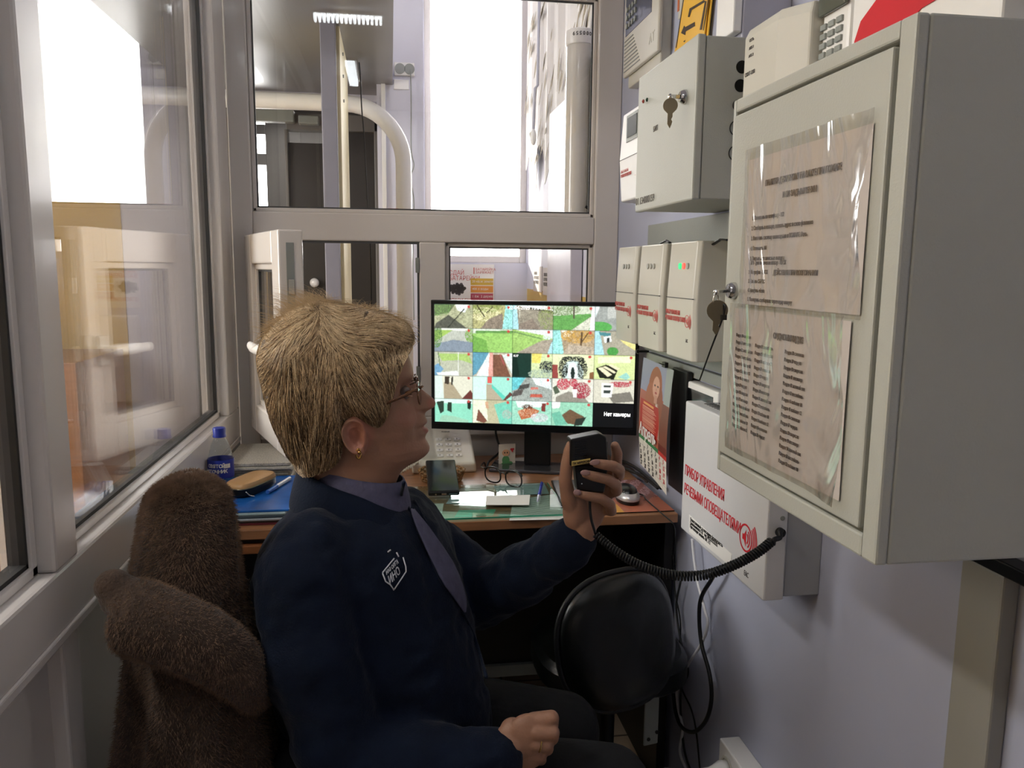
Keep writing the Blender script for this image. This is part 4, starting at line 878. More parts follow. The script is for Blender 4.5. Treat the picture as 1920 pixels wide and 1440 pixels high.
# ---------------- monitor
mA, mB = Vector((.107, 2.19, 0)), Vector((.655, 2.035, 0)); xd = (mB-mA).normalized(); nd = xd.cross(Vector((0, 0, 1))); mz0, mz1 = .862, 1.216
mz0b = .856
W_ = (mB-mA).length; mc = (mA+mB)/2; H_ = mz1-mz0b
t = thing('monitor', 'widescreen monitor with a grid of surveillance pictures on the desk', 'monitor', (mc.x+.02, mc.y+.06, DZ))
bk_ = -nd
MB().obox(mc+Vector((0, 0, (mz0b+mz1)/2))+bk_*.012, xd, nd, (0, 0, 1), W_, .022, H_).build('casing', M['black'], t, bevel=.0025)
MB().obox(mc+Vector((0, 0, (mz0b+mz1)/2))+bk_*.035, xd, nd, (0, 0, 1), W_*.6, .03, H_*.6).build('rear_housing', M['black'], t, bevel=.008)
MB().obox(mc+Vector((0, 0, mz0b+.0085))+nd*.0002, xd, nd, (0, 0, 1), W_-.002, .0012, .016).build('lower_bezel', material('bezel_black', '#0c0d10', .25), t)
nk = mc+xd*.01+bk_*.06
MB().obox(Vector((nk.x, nk.y, DZ+.085)), xd, nd, (0, 0, 1), .075, .02, .15).build('stand_neck', M['black'], t, bevel=.003)
bc = Vector((nk.x, nk.y, 0))+nd*.012; MB().obox(Vector((bc.x-.02, bc.y, DZ+.0052)), xd, nd, (0, 0, 1), .22, .11, .009).build('stand_base', material('base_gloss', '#3b3b3e', .12, coat=.6), t, bevel=.003)
# surveillance screen painting
def screen_image(W=395, H=222):
    im = np.zeros((H, W, 3), np.float32); R = np.random.default_rng(5)
    lowf = lambda h, w, s: np.kron(R.random((h//s+2, w//s+2)), np.ones((s, s)))[:h, :w]
    cols = [0, .197, .397, .597, .800, 1.0]; H5 = [0, .2, .4, .6, .8, 1.0]
    def tile(c, r, base, polys, nz=.25, grain=2, two=None):
        x0, x1 = int(W*cols[c]), int(W*cols[c+1]); y0, y1 = int(H*H5[r]), int(H*H5[r+1]); h, w = y1-y0, x1-x0
        yy, xx = np.mgrid[0:h, 0:w]; u = (xx+.5)/w; v = (yy+.5)/h; T = np.zeros((h, w, 3)); T[:] = lin(base)
        for p in polys:
            hx = p[0]; a = 1.0
            if p[1] == 'e': m = ((u-p[2])/p[4])**2+((v-p[3])/p[5])**2 < 1
            elif p[1] == 's': m = (((u-p[2])/p[4])**2+((v-p[3])/p[5])**2 < 1) & (R.random((h, w)) < p[6])
            elif p[1] == 'l':
                (xa, ya_), (xb, yb_) = p[2], p[3]; L = math.hypot(xb-xa, yb_-ya_)+1e-6; tt = np.clip(((u-xa)*(xb-xa)+(v-ya_)*(yb_-ya_))/L**2, 0, 1); m = np.hypot(u-xa-tt*(xb-xa), (v-ya_-tt*(yb_-ya_))*.6) < p[4]
            else:
                pts = p[1]; m = np.zeros((h, w), bool); j = len(pts)-1
                for i in range(len(pts)):
                    (xi, yi), (xj, yj) = pts[i], pts[j]
                    if yi != yj: m ^= ((yi > v) != (yj > v)) & (u < (xj-xi)*(v-yi)/(yj-yi)+xi)
                    j = i
            T[m] = lin(hx)
        n = 1+nz*((lowf(h, w, grain)-.5)+.6*(R.random((h, w))-.5)+.5*(lowf(h, w, 5)-.5)); T *= n[:, :, None]
        m = ((u-.9)/.035)**2+((v-.1)/.06)**2 < 1; T[m] = lin('#c8342a')
        T[0, :] *= .25; T[:, 0] *= .25
        im[y0:y1, x0:x1] = np.clip(T, 0, 1)
    TQ, TL, PB = '#8fe0d8', '#5ec8b0', '#9fd8e0'
    tile(0, 0, '#a9ad84', [('#5d7048', [(0,0),(.55,0),(.4,.35),(0,.5)]), ('#eef6ef', [(.55,0),(.9,0),(.8,.35),(.6,.25)]), ('#55584c', [(0,1),(.05,.8),(.38,.45),(.85,1)]), ('#2d332a', 'l', (.35,1), (.78,.2), .014), ('#6d9a48', 's', .15,.2,.3,.3,.4)], .5)
    tile(1, 0, '#b3b070', [('#8d9a4a', [(0,0),(.75,0),(.6,.3),(0,.4)]), ('#efe9b0', 's', .3,.4,.4,.3,.35), ('#8d7f6c', [(.2,1),(.4,.6),(.75,.35),(.78,1)]), ('#4e4a2c', 'l', (.12,.05), (.3,.5), .018), ('#4e4a2c', 'l', (.5,.1), (.35,.35), .014), (TQ, [(.83,0),(1,0),(1,1),(.75,1)])], .6)
    tile(2, 0, '#98907c', [(PB, [(0,0),(.1,0),(.16,1),(0,1)]), ('#e8f2ee', [(.1,0),(1,0),(1,.2),(.3,.1)]), ('#4d4a3a', 'l', (.45,.12), (1,.28), .025), ('#8a9a50', 's', .88,.5,.25,.5,.5), ('#8a7c6c', [(.15,.8),(.5,.55),(.7,1),(.15,1)]), ('#d8d4bc', 'l', (.18,.2), (.18,.5), .01)], .5)
    tile(3, 0, '#5fa84a', [('#c8d4b8', [(0,0),(1,0),(1,.3),(0,.42)]), ('#6f8a4e', 's', .25,.15,.4,.25,.6), ('#d0d2bc', [(.45,1),(.97,.35),(1,.5),(.85,1)]), ('#54483a', 'l', (.5,0), (.5,.5), .018), ('#e8f0ee', [(.93,0),(1,0),(1,1),(.88,1)])], .4)
    tile(4, 0, '#9aa09a', [('#dff0ee', [(0,0),(.12,0),(.0,.5)]), ('#4fae48', 'e', .12,.85,.3,.22), ('#b8bcb4', [(.3,0),(1,0),(1,.4),(.3,.5)])], .3)
    tile(0, 1, '#b6bcae', [('#e6eede', [(.2,0),(1,0),(1,.12),(.2,.1)]), ('#9cc24c', [(0,.1),(.5,.08),(.0,.6)]), ('#7f8f9e', [(0,.7),(.5,.5),(1,.6),(1,1),(0,1)]), ('#5a8a3a', 's', .05,.35,.16,.5,.7), ('#7aaa3c', 's', .95,.3,.15,.3,.7)], .25)
    tile(1, 1, '#94cc5a', [('#d4e4cc', [(0,0),(1,0),(1,.15),(0,.2)]), ('#6fae40', [(0,.3),(.35,.5),(.4,1),(0,1)]), ('#5f9a44', 'l', (.1,.15), (1,.12), .03)], .35)
    tile(2, 1, '#9bc85c', [('#dfe9e0', [(0,0),(1,0),(1,.3),(.3,.1)]), ('#a59a86', [(.1,1),(.75,.45),(1,.4),(1,1)]), ('#6f9a50', 'l', (0,.1), (.7,.38), .02), ('#e0f4f4', 's', .9,.3,.15,.12,.6), (PB, [(.88,1),(.97,.55),(1,.5),(1,1)])], .4)
    tile(3, 1, '#b09a78', [(TQ, [(0,0),(.18,0),(.28,1),(0,1)]), ('#f0e8cc', [(.2,0),(.55,0),(.3,.4)]), ('#c89a34', 's', .6,.25,.4,.3,.75), ('#5e4426', 'l', (.68,.8), (.7,.1), .02), ('#5e4426', 'l', (.7,.5), (.85,.1), .014), ('#b8a890', [(.25,1),(.4,.6),(1,.7),(1,1)])], .5)
    tile(4, 1, '#a8a28c', [(PB, [(0,0),(.12,0),(.25,1),(0,1)]), ('#3f8a90', [(.1,.05),(.4,.1),(.38,.25),(.14,.2)]), ('#dfe8e4', [(.22,.25),(.4,.2),(.42,.45),(.25,.5)]), ('#2e3434', [(.3,.3),(.36,.28),(.37,.46),(.31,.5)]), ('#44a040', 'e', .45,.85,.14,.18), ('#e4da7c', [(.6,.3),(1,.55),(1,.8),(.7,.5)])], .3)
    tile(0, 2, '#b4b9a0', [('#a4c860', [(.1,.1),(.9,.1),(1,.5),(.7,.35),(.2,.4)]), ('#5e9ac0', [(0,.6),(.1,.5),(.25,.75),(.1,1),(0,1)]), ('#e4ece8', [(.05,.9),(.6,.8),(.65,1),(.1,1)]), ('#f0f4ee', 'l', (.63,0), (.63,1), .012), ('#5f7a4c', 'l', (.1,.05), (.15,.6), .012)], .25)
    tile(1, 2, '#c2b8a0', [('#4f9ab4', [(0,0),(.45,0),(.1,.9),(0,1)]), ('#dfeeea', [(.42,0),(.5,.3),(.4,1),(.1,1)]), ('#7d5038', [(.5,.1),(.75,.1),(.97,1),(.5,1)]), ('#e8a090', [(.43,0),(.52,0),(.52,1),(.4,1)]), ('#d7e8e0', [(.75,.1),(1,0),(1,.9)]), ('#a8504a', 'l', (.7,.1), (.8,.5), .02)], .35)
    tile(2, 2, '#cfe0a0', [('#12382e', [(0,0),(.48,0),(.48,1),(0,1)]), ('#0c2a22', [(0,0),(.1,0),(.2,1),(0,1)]), ('#e8d84c', [(.5,0),(.75,0),(.7,.4),(.5,.4)]), ('#2a3038', 's', .88,.55,.2,.25,.8), ('#9fb4a0', 's', .75,.85,.35,.2,.6)], .3)
    tile(3, 2, '#dfe6b0', [('#cfe8e0', 'e', .5,.75,.26,.5), ('#262a26', 's', .27,.6,.12,.4,.75), ('#262a26', 's', .72,.6,.13,.4,.75), ('#2a302c', 's', .5,.2,.28,.12,.8), ('#e8f8f4', 'e', .5,.7,.12,.35), ('#20302c', 'e', .5,.78,.05,.25), ('#9a3a34', [(0,.45),(.13,.45),(.15,1),(0,1)]), ('#8a5a30', [(.9,.75),(1,.7),(1,1),(.9,1)])], .25)
    tile(4, 2, '#cfdf90', [('#e6ebc0', [(.1,.1),(.9,.05),(.9,.3),(.1,.35)]), ('#1c2018', [(.05,.55),(.3,.4),(.6,.55),(.5,1),(.15,.95)]), ('#e9e0b4', [(.1,.55),(.2,.5),(.45,.8),(.35,.9)]), ('#e9e0b4', [(.35,.42),(.42,.38),(.65,.55),(.58,.62)]), ('#e9e0b4', [(.22,.5),(.28,.46),(.55,.7),(.5,.75)]), ('#8ed0c0', [(.6,.9),(.8,.7),(.9,.9),(.8,1)])], .2)
    tile(0, 3, '#d8d8c0', [('#a89a7a', [(.25,.3),(.45,.3),(.75,1),(.25,1)]), ('#3e3428', [(.27,.05),(.4,.05),(.38,.4),(.27,.35)]), ('#2c2c28', [(.45,.05),(.5,.05),(.48,.4),(.44,.4)]), ('#6a2f28', [(.72,1),(.95,.6),(1,.75),(1,1)]), ('#cfe4d8', [(0,0),(.2,0),(.25,1),(0,1)])], .12)
    tile(1, 3, '#94e0cc', [('#c4ecdc', [(0,0),(.35,0),(.35,1),(0,1)]), ('#b0a488', [(.35,.35),(.5,.35),(.78,1),(.35,1)]), ('#40cdb4', [(.5,.35),(.9,.95),(.78,1),(.5,.5)]), ('#e04a40', [(.38,.02),(.5,.02),(.5,.3),(.38,.3)]), ('#6a3a30', [(.78,1),(.95,.65),(1,.7),(1,.8),(.85,1)])], .12)
    tile(2, 3, '#9aa49c', [('#50c8d0', [(0,0),(.35,0),(.15,.5),(0,.6)]), ('#dff4f0', [(.5,0),(.95,0),(1,.5),(.6,.3)]), ('#4a4a46', [(.2,.35),(.45,.25),(.42,.45),(.15,.55)]), ('#5a5450', [(.05,.6),(.3,.5),(.25,.75),(0,.85)]), ('#c05038', [(.48,.7),(.75,.7),(.78,.85),(.45,.85)]), ('#c87060', [(.48,.4),(.65,.4),(.67,.5),(.47,.52)])], .6, 1)
    tile(3, 3, '#d8d8c8', [('#8f8a7c', [(.1,.8),(.4,.55),(.75,.7),(.9,1),(.1,1)]), ('#c03048', 's', .28,.25,.16,.25,.8), ('#c03048', 's', .52,.15,.1,.2,.8), ('#a8203c', 's', .72,.5,.22,.35,.8), ('#54634c', [(.02,.4),(.12,.3),(.2,.6),(.08,.7)]), ('#f4f0ec', [(.5,.45),(.62,.45),(.6,.8),(.52,.8)])], .3)
    tile(4, 3, '#d0cdb8', [('#7a766a', [(.35,.65),(.9,.5),(1,.9),(.5,1)]), ('#b83048', 's', .65,.2,.28,.12,.8), ('#f4f6f0', [(.2,.15),(.5,.15),(.45,.75),(.2,.75)]), ('#3a4440', [(.25,.25),(.44,.25),(.43,.35),(.25,.35)]), ('#3a4440', [(.25,.45),(.43,.45),(.42,.58),(.25,.58)])], .2)
    tile(0, 4, '#7fd8b8', [('#cfeee0', [(0,0),(1,0),(1,.2),(0,.2)]), ('#24382c', [(.05,.15),(.25,.1),(.25,.55),(.15,.65)]), ('#24382c', [(.35,.15),(.45,.15),(.45,.6),(.33,.5)]), ('#8fc8a8', [(.1,1),(.2,.7),(.55,.75),(.9,.9),(.9,1)]), ('#1c2c24', [(.86,.1),(.97,.1),(.95,.45),(.87,.4)])], .12)
    tile(1, 4, '#b9b48c', [('#e0e8c8', [(0,0),(.35,0),(.4,.9),(0,1)]), ('#7c4a36', [(.1,.9),(.15,.4),(.38,.9),(.3,1)]), ('#64ccb0', [(.55,.2),(1,0),(1,1),(.7,1)]), ('#d0a078', [(.33,.1),(.4,.1),(.42,.4),(.34,.35)]), ('#a0b8a8', 's', .88,.6,.12,.2,.7)], .2)
    tile(2, 4, '#8fd4b8', [('#dff2e8', [(.1,.0),(.9,0),(.8,.25),(.15,.3)]), ('#b8602c', [(.15,.45),(.45,.25),(.7,.4),(.6,.65),(.25,.8)]), ('#e4b890', 's', .4,.5,.25,.18,.25), ('#5a3a2c', 's', .4,.25,.15,.1,.7), ('#c8ccd0', 's', .7,.7,.22,.2,.7), ('#802c28', [(.76,.1),(.86,.1),(.84,.45),(.74,.4)])], .35)
    tile(3, 4, '#8ccfae', [('#f4fbf4', [(0,.0),(.22,.0),(.2,.25),(.02,.3)]), ('#6e5236', [(.22,.6),(.45,.3),(.8,.6),(.6,.95),(.4,.9)]), ('#2a342c', [(.6,.7),(.85,.6),(.75,.95),(.55,1)]), ('#5fb89a', [(0,.5),(.2,.4),(.4,.95),(.1,1)])], .25)
    x0, y0 = int(W*.8), int(H*.8); bl = (im+np.roll(im, 1, 0)+np.roll(im, -1, 0)+np.roll(im, 1, 1)+np.roll(im, -1, 1))/5; im[:] = im*.35+bl*.65; g_ = im.mean(2, keepdims=True); im[:] = im*.82+g_*.18; im[y0:, x0:] = lin('#05080c')
    return im
bez = .010; sw_, sh_ = W_-2*bez, H_-bez-.022
so_ = mA+xd*bez+Vector((0, 0, mz0b+.021))+nd*.0008
ms = bpy.data.materials.new('lit_screen'); ms.use_nodes = True; nt = ms.node_tree; p = nt.nodes['Principled BSDF']; a_ = nt.nodes.new('ShaderNodeAttribute'); a_.attribute_name = 'Col'
nt.links.new(a_.outputs['Color'], p.inputs['Emission Color']); p.inputs['Emission Strength'].default_value = .95; p.inputs['Base Color'].default_value = (.01, .01, .01, 1); p.inputs['Roughness'].default_value = .35
scr = painted('screen', 395, 222, screen_image(), so_, xd, (0, 0, 1), sw_, sh_, ms, t)
wt = material('lit_white_text', '#ffffff', .5, var=0, emit='#ffffff', estr=.9)
text('screen_text', 'Нет камеры', .0145, so_+xd*(sw_*.855)+Vector((0, 0, sh_*.095))+nd*.001, xd, (0, 0, 1), wt, t, bold=.0004, sx=.85)
text('screen_text', 'K17', .008, so_+xd*(sw_*.402)+Vector((0, 0, sh_*.572))+nd*.001, xd, (0, 0, 1), wt, t, bold=.0002)
text('screen_text', '22-04-2025 10:04:40', .014, so_+xd*(sw_*.375)+Vector((0, 0, sh_*.965))+nd*.001, xd, (0, 0, 1), wt, t, sx=.9)
# board frame line and wiring behind the monitor
tag(MB().tube(crv([(.138, 2.325, .77), (.14, 2.325, .845), (.15, 2.325, .853), (.32, 2.325, .853), (.62, 2.32, .84)]), .003).build('board_frame_line', M['gasket_d'], smooth=True), 'dark tube standing in for a board frame line along the partition under the monitor', 'cable')  # tube added in place of the board's dark frame line, not a cable
tag(MB().tube(crv([(.30, 2.26, .90), (.302, 2.28, .82), (.31, 2.25, .775), (.285, 2.23, .755), (.27, 2.20, .752), (.26, 2.16, .745)]), .0035).build('monitor_lead', M['black'], smooth=True), 'black lead dropping from behind the monitor to the desk by the card', 'cable')
# mouse pad, mouse, cable, wire bundle
def pad_img():
    W, H = 90, 60; yy, xx = np.mgrid[0:H, 0:W]; u, v = xx/W, yy/H; R = np.random.default_rng(2); im = np.zeros((H, W, 3), np.float32); im[:] = lin('#b86a50')
    im[(v < .55)] = lin('#b08a8c'); n = R.random((H, W)); im[(n < .35) & (v < .6) & (u > .2)] = lin('#7d4a4a'); im[(np.sin(u*30+v*22) > .55) & (v < .7)] = lin('#8e5a52')
    im[(v > .75) & (u < .45)] = lin('#d89a3c'); im[(v > .8) & (u < .25) & (n < .5)] = lin('#3f3020'); im[(v > .6) & (v < .78) & (u < .4)] = lin('#c8583c'); return im
pc = [at(a, c, Z=DZ+.003) for a, c in ((1128, 962), (1278, 957), (1222, 889), (1150, 885))]
px0_, px1_, py0_, py1_ = .43, .653, 1.722, 2.0
t = thing('mouse_pad', 'coral and brown patterned mouse pad on the right end of the desk', 'mouse pad', (px0_, py0_, DZ))
MB().box(px0_, px1_, py0_, py1_, DZ+.0003, DZ+.0025).build('rubber_base', M['black'], t)
painted('printed_cloth', 90, 60, pad_img(), (px0_, py0_, DZ+.0028), (1, 0, 0), (0, 1, 0), px1_-px0_, py1_-py0_, M['vc'], t)
mm = at(1176, 932, Z=DZ+.012); mm.z = DZ+.003
t = thing('computer_mouse', 'silver and black computer mouse on the patterned pad', 'mouse', mm)
b = MB(); R_ = []
for (s_, z_) in ((.97, .001), (1.0, .008), (.98, .016)): R_.append([mm+Vector((.0275*s_*math.cos(a)*(1-.08*math.sin(a)), .047*s_*math.sin(a), z_)) for a in np.linspace(0, 2*PI, 32, endpoint=False)])
b.loft(R_); b.build('base', M['black'], t, smooth='auto')
b = MB(); R_ = []
for (s_, z_) in ((.99, .008), (1.02, .014), (.97, .020), (.80, .026)): R_.append([mm+Vector((.0275*s_*math.cos(a)*(1-.08*math.sin(a)), .047*s_*math.sin(a), z_)) for a in np.linspace(0, 2*PI, 32, endpoint=False)])
b.loft(R_); b.build('silver_band', material('silver_plastic', '#b9b9bb', .3, .5), t, smooth='auto')
b = MB(); R_ = []
for (s_, z_) in ((.84, .025), (.78, .031), (.6, .036), (.3, .0385), (.02, .039)): R_.append([mm+Vector((.0275*s_*math.cos(a)*(1-.08*math.sin(a)), .004+.047*s_*math.sin(a), z_)) for a in np.linspace(0, 2*PI, 32, endpoint=False)])
b.loft(R_); b.build('top_shell', material('mouse_black', '#101012', .25), t, smooth='auto')
MB().tube(crv([mm+Vector((.02, .045, .008)), at(1205, 928, Z=DZ+.006), at(1212, 937, Z=DZ+.006), at(1240, 962, Z=DZ+.006), at(1262, 983, Z=DZ+.0), at(1266, 1010, Y=1.69), at(1266, 1060, Y=1.70)]), .0016).build('cord', M['black'], t, smooth=True)
wl = ((('black cable arching along the desk behind the mouse, upper of the tangle'), ((1157, 863), (1175, 868), (1205, 880), (1225, 895), (1240, 915))), (('black cable lying lower in the tangle behind the mouse'), ((1158, 872), (1180, 882), (1210, 893), (1230, 905), (1243, 915))), (('thin brown cable crossing the tangle behind the mouse'), ((1150, 868), (1185, 877), (1195, 890), (1222, 896), (1246, 903))))
for i, (lab, pts) in enumerate(wl):
    P = [at(a, c, Z=DZ+.010+.007*(2-i)) for a, c in pts]
    for q in P: q.x = min(q.x, .660)
    tag(MB().tube(crv(P), (.0045, .004, .0025)[i]).build('loose_cable', M['blackrub'] if i < 2 else material('brown_cable', '#3a2c24', .5), smooth=True), lab, 'cable')
# ---------------- left end: bottle, papers, folders, case, pen
bp = Vector((-.408, 1.93, DZ))
t = thing('water_bottle', 'clear water bottle with blue cap and blue label beside the left glass', 'bottle', bp)

clear = glassmat('clear_plastic', '#eef3f6', ior=1.4, boost=1.6, bump=.3, bscale=60)
water = material('blue_label', '#2a3a9e', .35)
R = .0295; prof = [(.002, .002), (R-.004, 0), (R, .006), (R-.0012, .022), (R, .034), (R-.0015, .046), (R, .058), (R, .110), (R-.002, .118), (R-.006, .130), (.019, .146), (.0135, .156), (.0125, .162), (.0125, .172)]
MB().lathe(prof, bp).build('bottle_body', clear, t, smooth=True)
MB().lathe([(.0125, .160), (.0155, .160), (.0155, .164), (.0142, .166), (.0150, .180), (.0140, .182), (.0001, .182)], bp).build('cap', material('blue_cap', '#1f3192', .3), t, smooth='auto')
lb = MB().lathe([(R+.0006, .064), (R+.0008, .066), (R+.0008, .106), (R+.0006, .108)], bp, cap=False).build('label', water, t, smooth=True)
def wrap_text(s, size, a0, z, r, mat, parent, o):
    """letters set one after another round a vertical cylinder"""
    for ch in s:
        c_ = Vector(o)+Vector((math.cos(a0)*r, math.sin(a0)*r, z)); text('printed_letter', ch, size, c_, (-math.sin(a0), math.cos(a0), 0), (0, 0, 1), mat, parent, bold=.0003); a0 += size*.62/r
wrap_text('СВЯТОЙ', .0115, -2.45, .091, R+.0012, M['paperw'], lb, bp); wrap_text('ИСТОЧНИК', .0115, -2.75, .078, R+.0012, M['paperw'], lb, bp)
b = MB()
for k in range(12):
    a_ = -1.15+.045*k; c_ = bp+Vector((math.cos(a_)*(R+.0012), math.sin(a_)*(R+.0012), .094)); b.obox(c_, (-math.sin(a_), math.cos(a_), 0), (math.cos(a_), math.sin(a_), 0), (0, 0, 1), .0006+.0005*(k % 3), .0004, .010)
b.build('barcode', M['paperw'], lb)['kind'] = 'stuff'
# newspaper / magazine pile
newsm = material('newsprint', '#b9b3a6', .8, var=.35, vscale=350)
rr_ = random.Random(5); z = DZ
edge = ['#c9c3b4', '#a59f90', '#d5cfc0', '#8f8a7f', '#bdb6a6']
for k in range(7):
    th_ = (.009, .008, .010, .008, .009, .009, .010)[k]; dx, dy = rr_.uniform(-.006, .004), rr_.uniform(-.008, .006)
    o = MB().box(max(-.432, -.428+dx), -.262+dx, 2.06+dy, 2.30+dy, z+.0003, z+th_-.0006).build('magazine', newsm if k == 6 else material('magazine_paper_%d' % k, edge[k % 5], .8, var=.15, vscale=200), bevel=.002)
    names = ('bottom', 'second from the bottom', 'third from the bottom', 'middle', 'third from the top', 'second from the top', 'topmost')
    tag(o, ('grey speckled newspaper, topmost' if k == 6 else 'pale magazine, '+names[k])+' of the pile in the left desk corner', 'magazine', 'magazines piled in the corner'); z += th_
# folders
z = DZ
cols_ = (('#7a3340', 'dark red'), ('#55595f', 'dark grey'), ('#9aa2a8', 'light grey'), ('#3d4a52', 'slate'), ('#8fa4a8', 'pale teal'), ('#1f5fae', 'bright blue glossy'))
for k, (hx_, cn) in enumerate(cols_):
    th_ = .0055; dx = rr_.uniform(-.004, .008)
    o = MB().box(-.425+abs(dx)*.5, -.235+dx, 1.735+dx, 2.03+dx, z+.0002, z+th_).build('folder', material('folder_'+cn.replace(' ', '_'), hx_, .22 if k == 5 else .5, var=.3 if k == 5 else .05, vscale=14), bevel=.0015)
    tag(o, cn+' folder in the pile at the left end of the desk'+(', on top' if k == 5 else ''), 'folder', 'folders piled on the desk'); z += th_
zt_ = z+.0005
# spectacle case
t = thing('spectacle_case', 'tan-topped zip spectacle case lying on the blue folder', 'case', (-.335, 1.90, zt_))
cc_ = Vector((-.335, 1.905, zt_)); ax = Vector((.42, .91, 0)).normalized(); ay = Vector((-ax.y, ax.x, 0)); b = MB(); b2 = MB()
def rr(c_, l, w, z_, s_=1): return [c_+ax*(l*s_*abs(math.cos(a))**.55*math.copysign(1, math.cos(a)))+ay*(w*s_*abs(math.sin(a))**.55*math.copysign(1, math.sin(a)))+Vector((0, 0, z_)) for a in np.linspace(0, 2*PI, 40, endpoint=False)]
b.loft([rr(cc_, .072, .034, .001, .92), rr(cc_, .072, .034, .006), rr(cc_, .072, .034, .020)]); b.build('lower_shell', material('black_leatherette', '#15130f', .35), t, smooth='auto')
b2.loft([rr(cc_, .072, .034, .0225), rr(cc_, .072, .034, .027, .99), rr(cc_, .072, .034, .032, .93), rr(cc_, .072, .034, .034, .8), rr(cc_, .072, .034, .0345, .4)]); b2.build('lid', material('tan_leatherette', '#c49a68', .35), t, smooth='auto')
b = MB(); b.tube(rr(cc_, .0725, .0345, .0212), .0012, n=6, closed=True); b.build('zip', M['brass'], t)
b = MB(); zq = cc_+ay*.0-ax*.02-ay*-.0; zq = cc_+Vector((-.012, -.055, .019)); b.tube(crv([zq, zq+Vector((.010, -.010, -.004)), zq+Vector((.018, -.012, -.012)), zq+Vector((.030, -.012, -.016))]), .0016); b.build('zip_pull', M['chrome'], t)
p0, p1 = at(495, 938, Z=zt_+.01), at(529, 903, Z=zt_+.01); p0, p1 = Vector((-.292, 1.865, zt_+.0055)), Vector((-.256, 1.985, zt_+.0055)); d = (p1-p0).normalized()
t = thing('felt_pen', 'blue and white pen lying beside the tan spectacle case', 'pen', p0)
MB().cyl(p0, p0+d*.05, .0048, n=14).build('cap', material('pen_cap_blue', '#3c6fc0', .25), t, smooth='auto'); MB().cyl(p0+d*.0505, p1, .0045, n=14).build('barrel', M['whiteplastic'], t, smooth='auto')
# sunlit rolled sheet behind the collar
b = MB(); b.loft([[(-.235+.018*math.cos(a)+.03*s, 2.06+.02*math.sin(a), DZ+.001+.07*s) for a in np.linspace(0, 2*PI, 20, endpoint=False)] for s in (0, .5, 1)])
tag(b.build('rolled_paper', M['paperw'], smooth='auto'), 'pale rolled paper standing between the magazines and the seated woman', 'paper')
# ---------------- black upholstered chair pushed under the desk end
lt = material('black_leatherette_seat', '#080b0a', .33, var=.2, vscale=6, bump=.5, bscale=14)
t = thing('desk_chair', 'black leatherette chair with rounded backrest standing at the right end of the desk', 'chair', (.47, 1.52, 0))
cb = at(1172, 1200, Y=1.46); b = MB(); R_ = []
ua, ub = Vector((.93, .36, 0)).normalized(), Vector((-.08, .18, 1)).normalized(); un = ua.cross(ub).normalized()
if un.y > 0: un = -un
def sup(s_, off, ca=.142, cb_=.135): return [cb+ua*(ca*s_*math.copysign(abs(math.cos(a))**.8, math.cos(a)))+ub*(cb_*s_*math.copysign(abs(math.sin(a))**.8, math.sin(a)))+un*(off-.02*math.cos(a)**2*s_) for a in np.linspace(0, 2*PI, 48, endpoint=False)]
b.loft([sup(.90, -.035), sup(1.0, -.02), sup(1.0, 0), sup(.95, .014), sup(.8, .026), sup(.5, .036), sup(.02, .040)]); o = b.build('backrest', lt, t, smooth='auto')
b = MB(); b.tube(sup(1.02, -.008), .006, n=10, closed=True); b.build('backrest_piping', M['blackrub'], o, smooth=True)
b = MB(); q0 = at(1222, 1322, Y=1.50); b.obox(q0+Vector((0, 0, -.035)), (1, .2, 0), (0, 1, 0), (0, 0, 1), .035, .006, .11); b.build('back_bracket', M['greydark'], t, bevel=.003)
b = MB(); 
for dz in (-.075, -.060): b.cyl(q0+Vector((.0+(dz+.07)*1.2, -.004, dz)), q0+Vector((.0+(dz+.07)*1.2, -.006, dz)), .004, n=12)
b.build('screw_hole', M['ink'], t)['kind'] = 'stuff'
b = MB(); sc = Vector((.48, 1.66, .43)); b.loft([[sc+Vector((.17*s_*math.copysign(abs(math.cos(a))**.7, math.cos(a)), .17*s_*math.copysign(abs(math.sin(a))**.7, math.sin(a)), z_)) for a in np.linspace(0, 2*PI, 40, endpoint=False)] for s_, z_ in ((.94, -.03), (1, -.02), (1, .02), (.92, .035), (.4, .042))]); b.build('seat', lt, t, smooth='auto')
MB().cyl((.48, 1.66, .08), (.48, 1.66, .40), .022, n=20).build('gas_lift', M['black'], t, smooth='auto')
for k in range(5):
    a_ = 2*PI*k/5+.3; e_ = Vector((.48+.16*math.cos(a_), 1.66+.19*math.sin(a_), .052)); b = MB(); b.tube([(.48, 1.66, .09), e_+Vector((0, 0, .012))], [.018, .012], n=10); lg = b.build('leg', M['black'], t, smooth='auto')
    MB().cyl(e_+Vector((-.012*math.sin(a_), .012*math.cos(a_), -.026)), e_+Vector((.012*math.sin(a_), -.012*math.cos(a_), -.026)), .0255, n=18).build('caster', M['blackrub'], lg, smooth='auto')
# dark cloth bag hung at the chair's side
# ================================================================== THE SEATED WOMAN
HY = 1.27
def hp(px, py, Y=HY): return at(px, py, Y=Y)
def interp(tab, x): return float(np.interp(x, [a for a, _ in tab], [c for _, c in tab]))
def chain(b, pts, n=18, m=8, flat=1, hint=None):
    """capsule chain (p, r): tapered limb with round joints"""
    for (p, r) in pts: b.sphere(p, r, n, m)
    for (p, r), (q, s) in zip(pts, pts[1:]): b.cyl(p, q, r, s, n)
person = thing('person', 'seated woman with short blond hair, glasses and navy jacket raising a hand microphone', 'person', (-.08, 1.25, 0))
body = MB()
XF = [(583,640),(587,672),(592,694),(600,716),(610,733),(620,746),(640,756),(660,764),(675,769),(690,773.5),(700,775),(708,774),(716,772),(730,773),(745,775),(760,778),(768,784),(774,791),(781,797),(788,800),(794,799),(799,794.5),(804,800),(809,802),(815,799),(823,797),(831,802),(840,806),(848,805),(856,798),(864,786),(872,768),(880,756),(890,749),(905,743),(930,741),(990,745)]
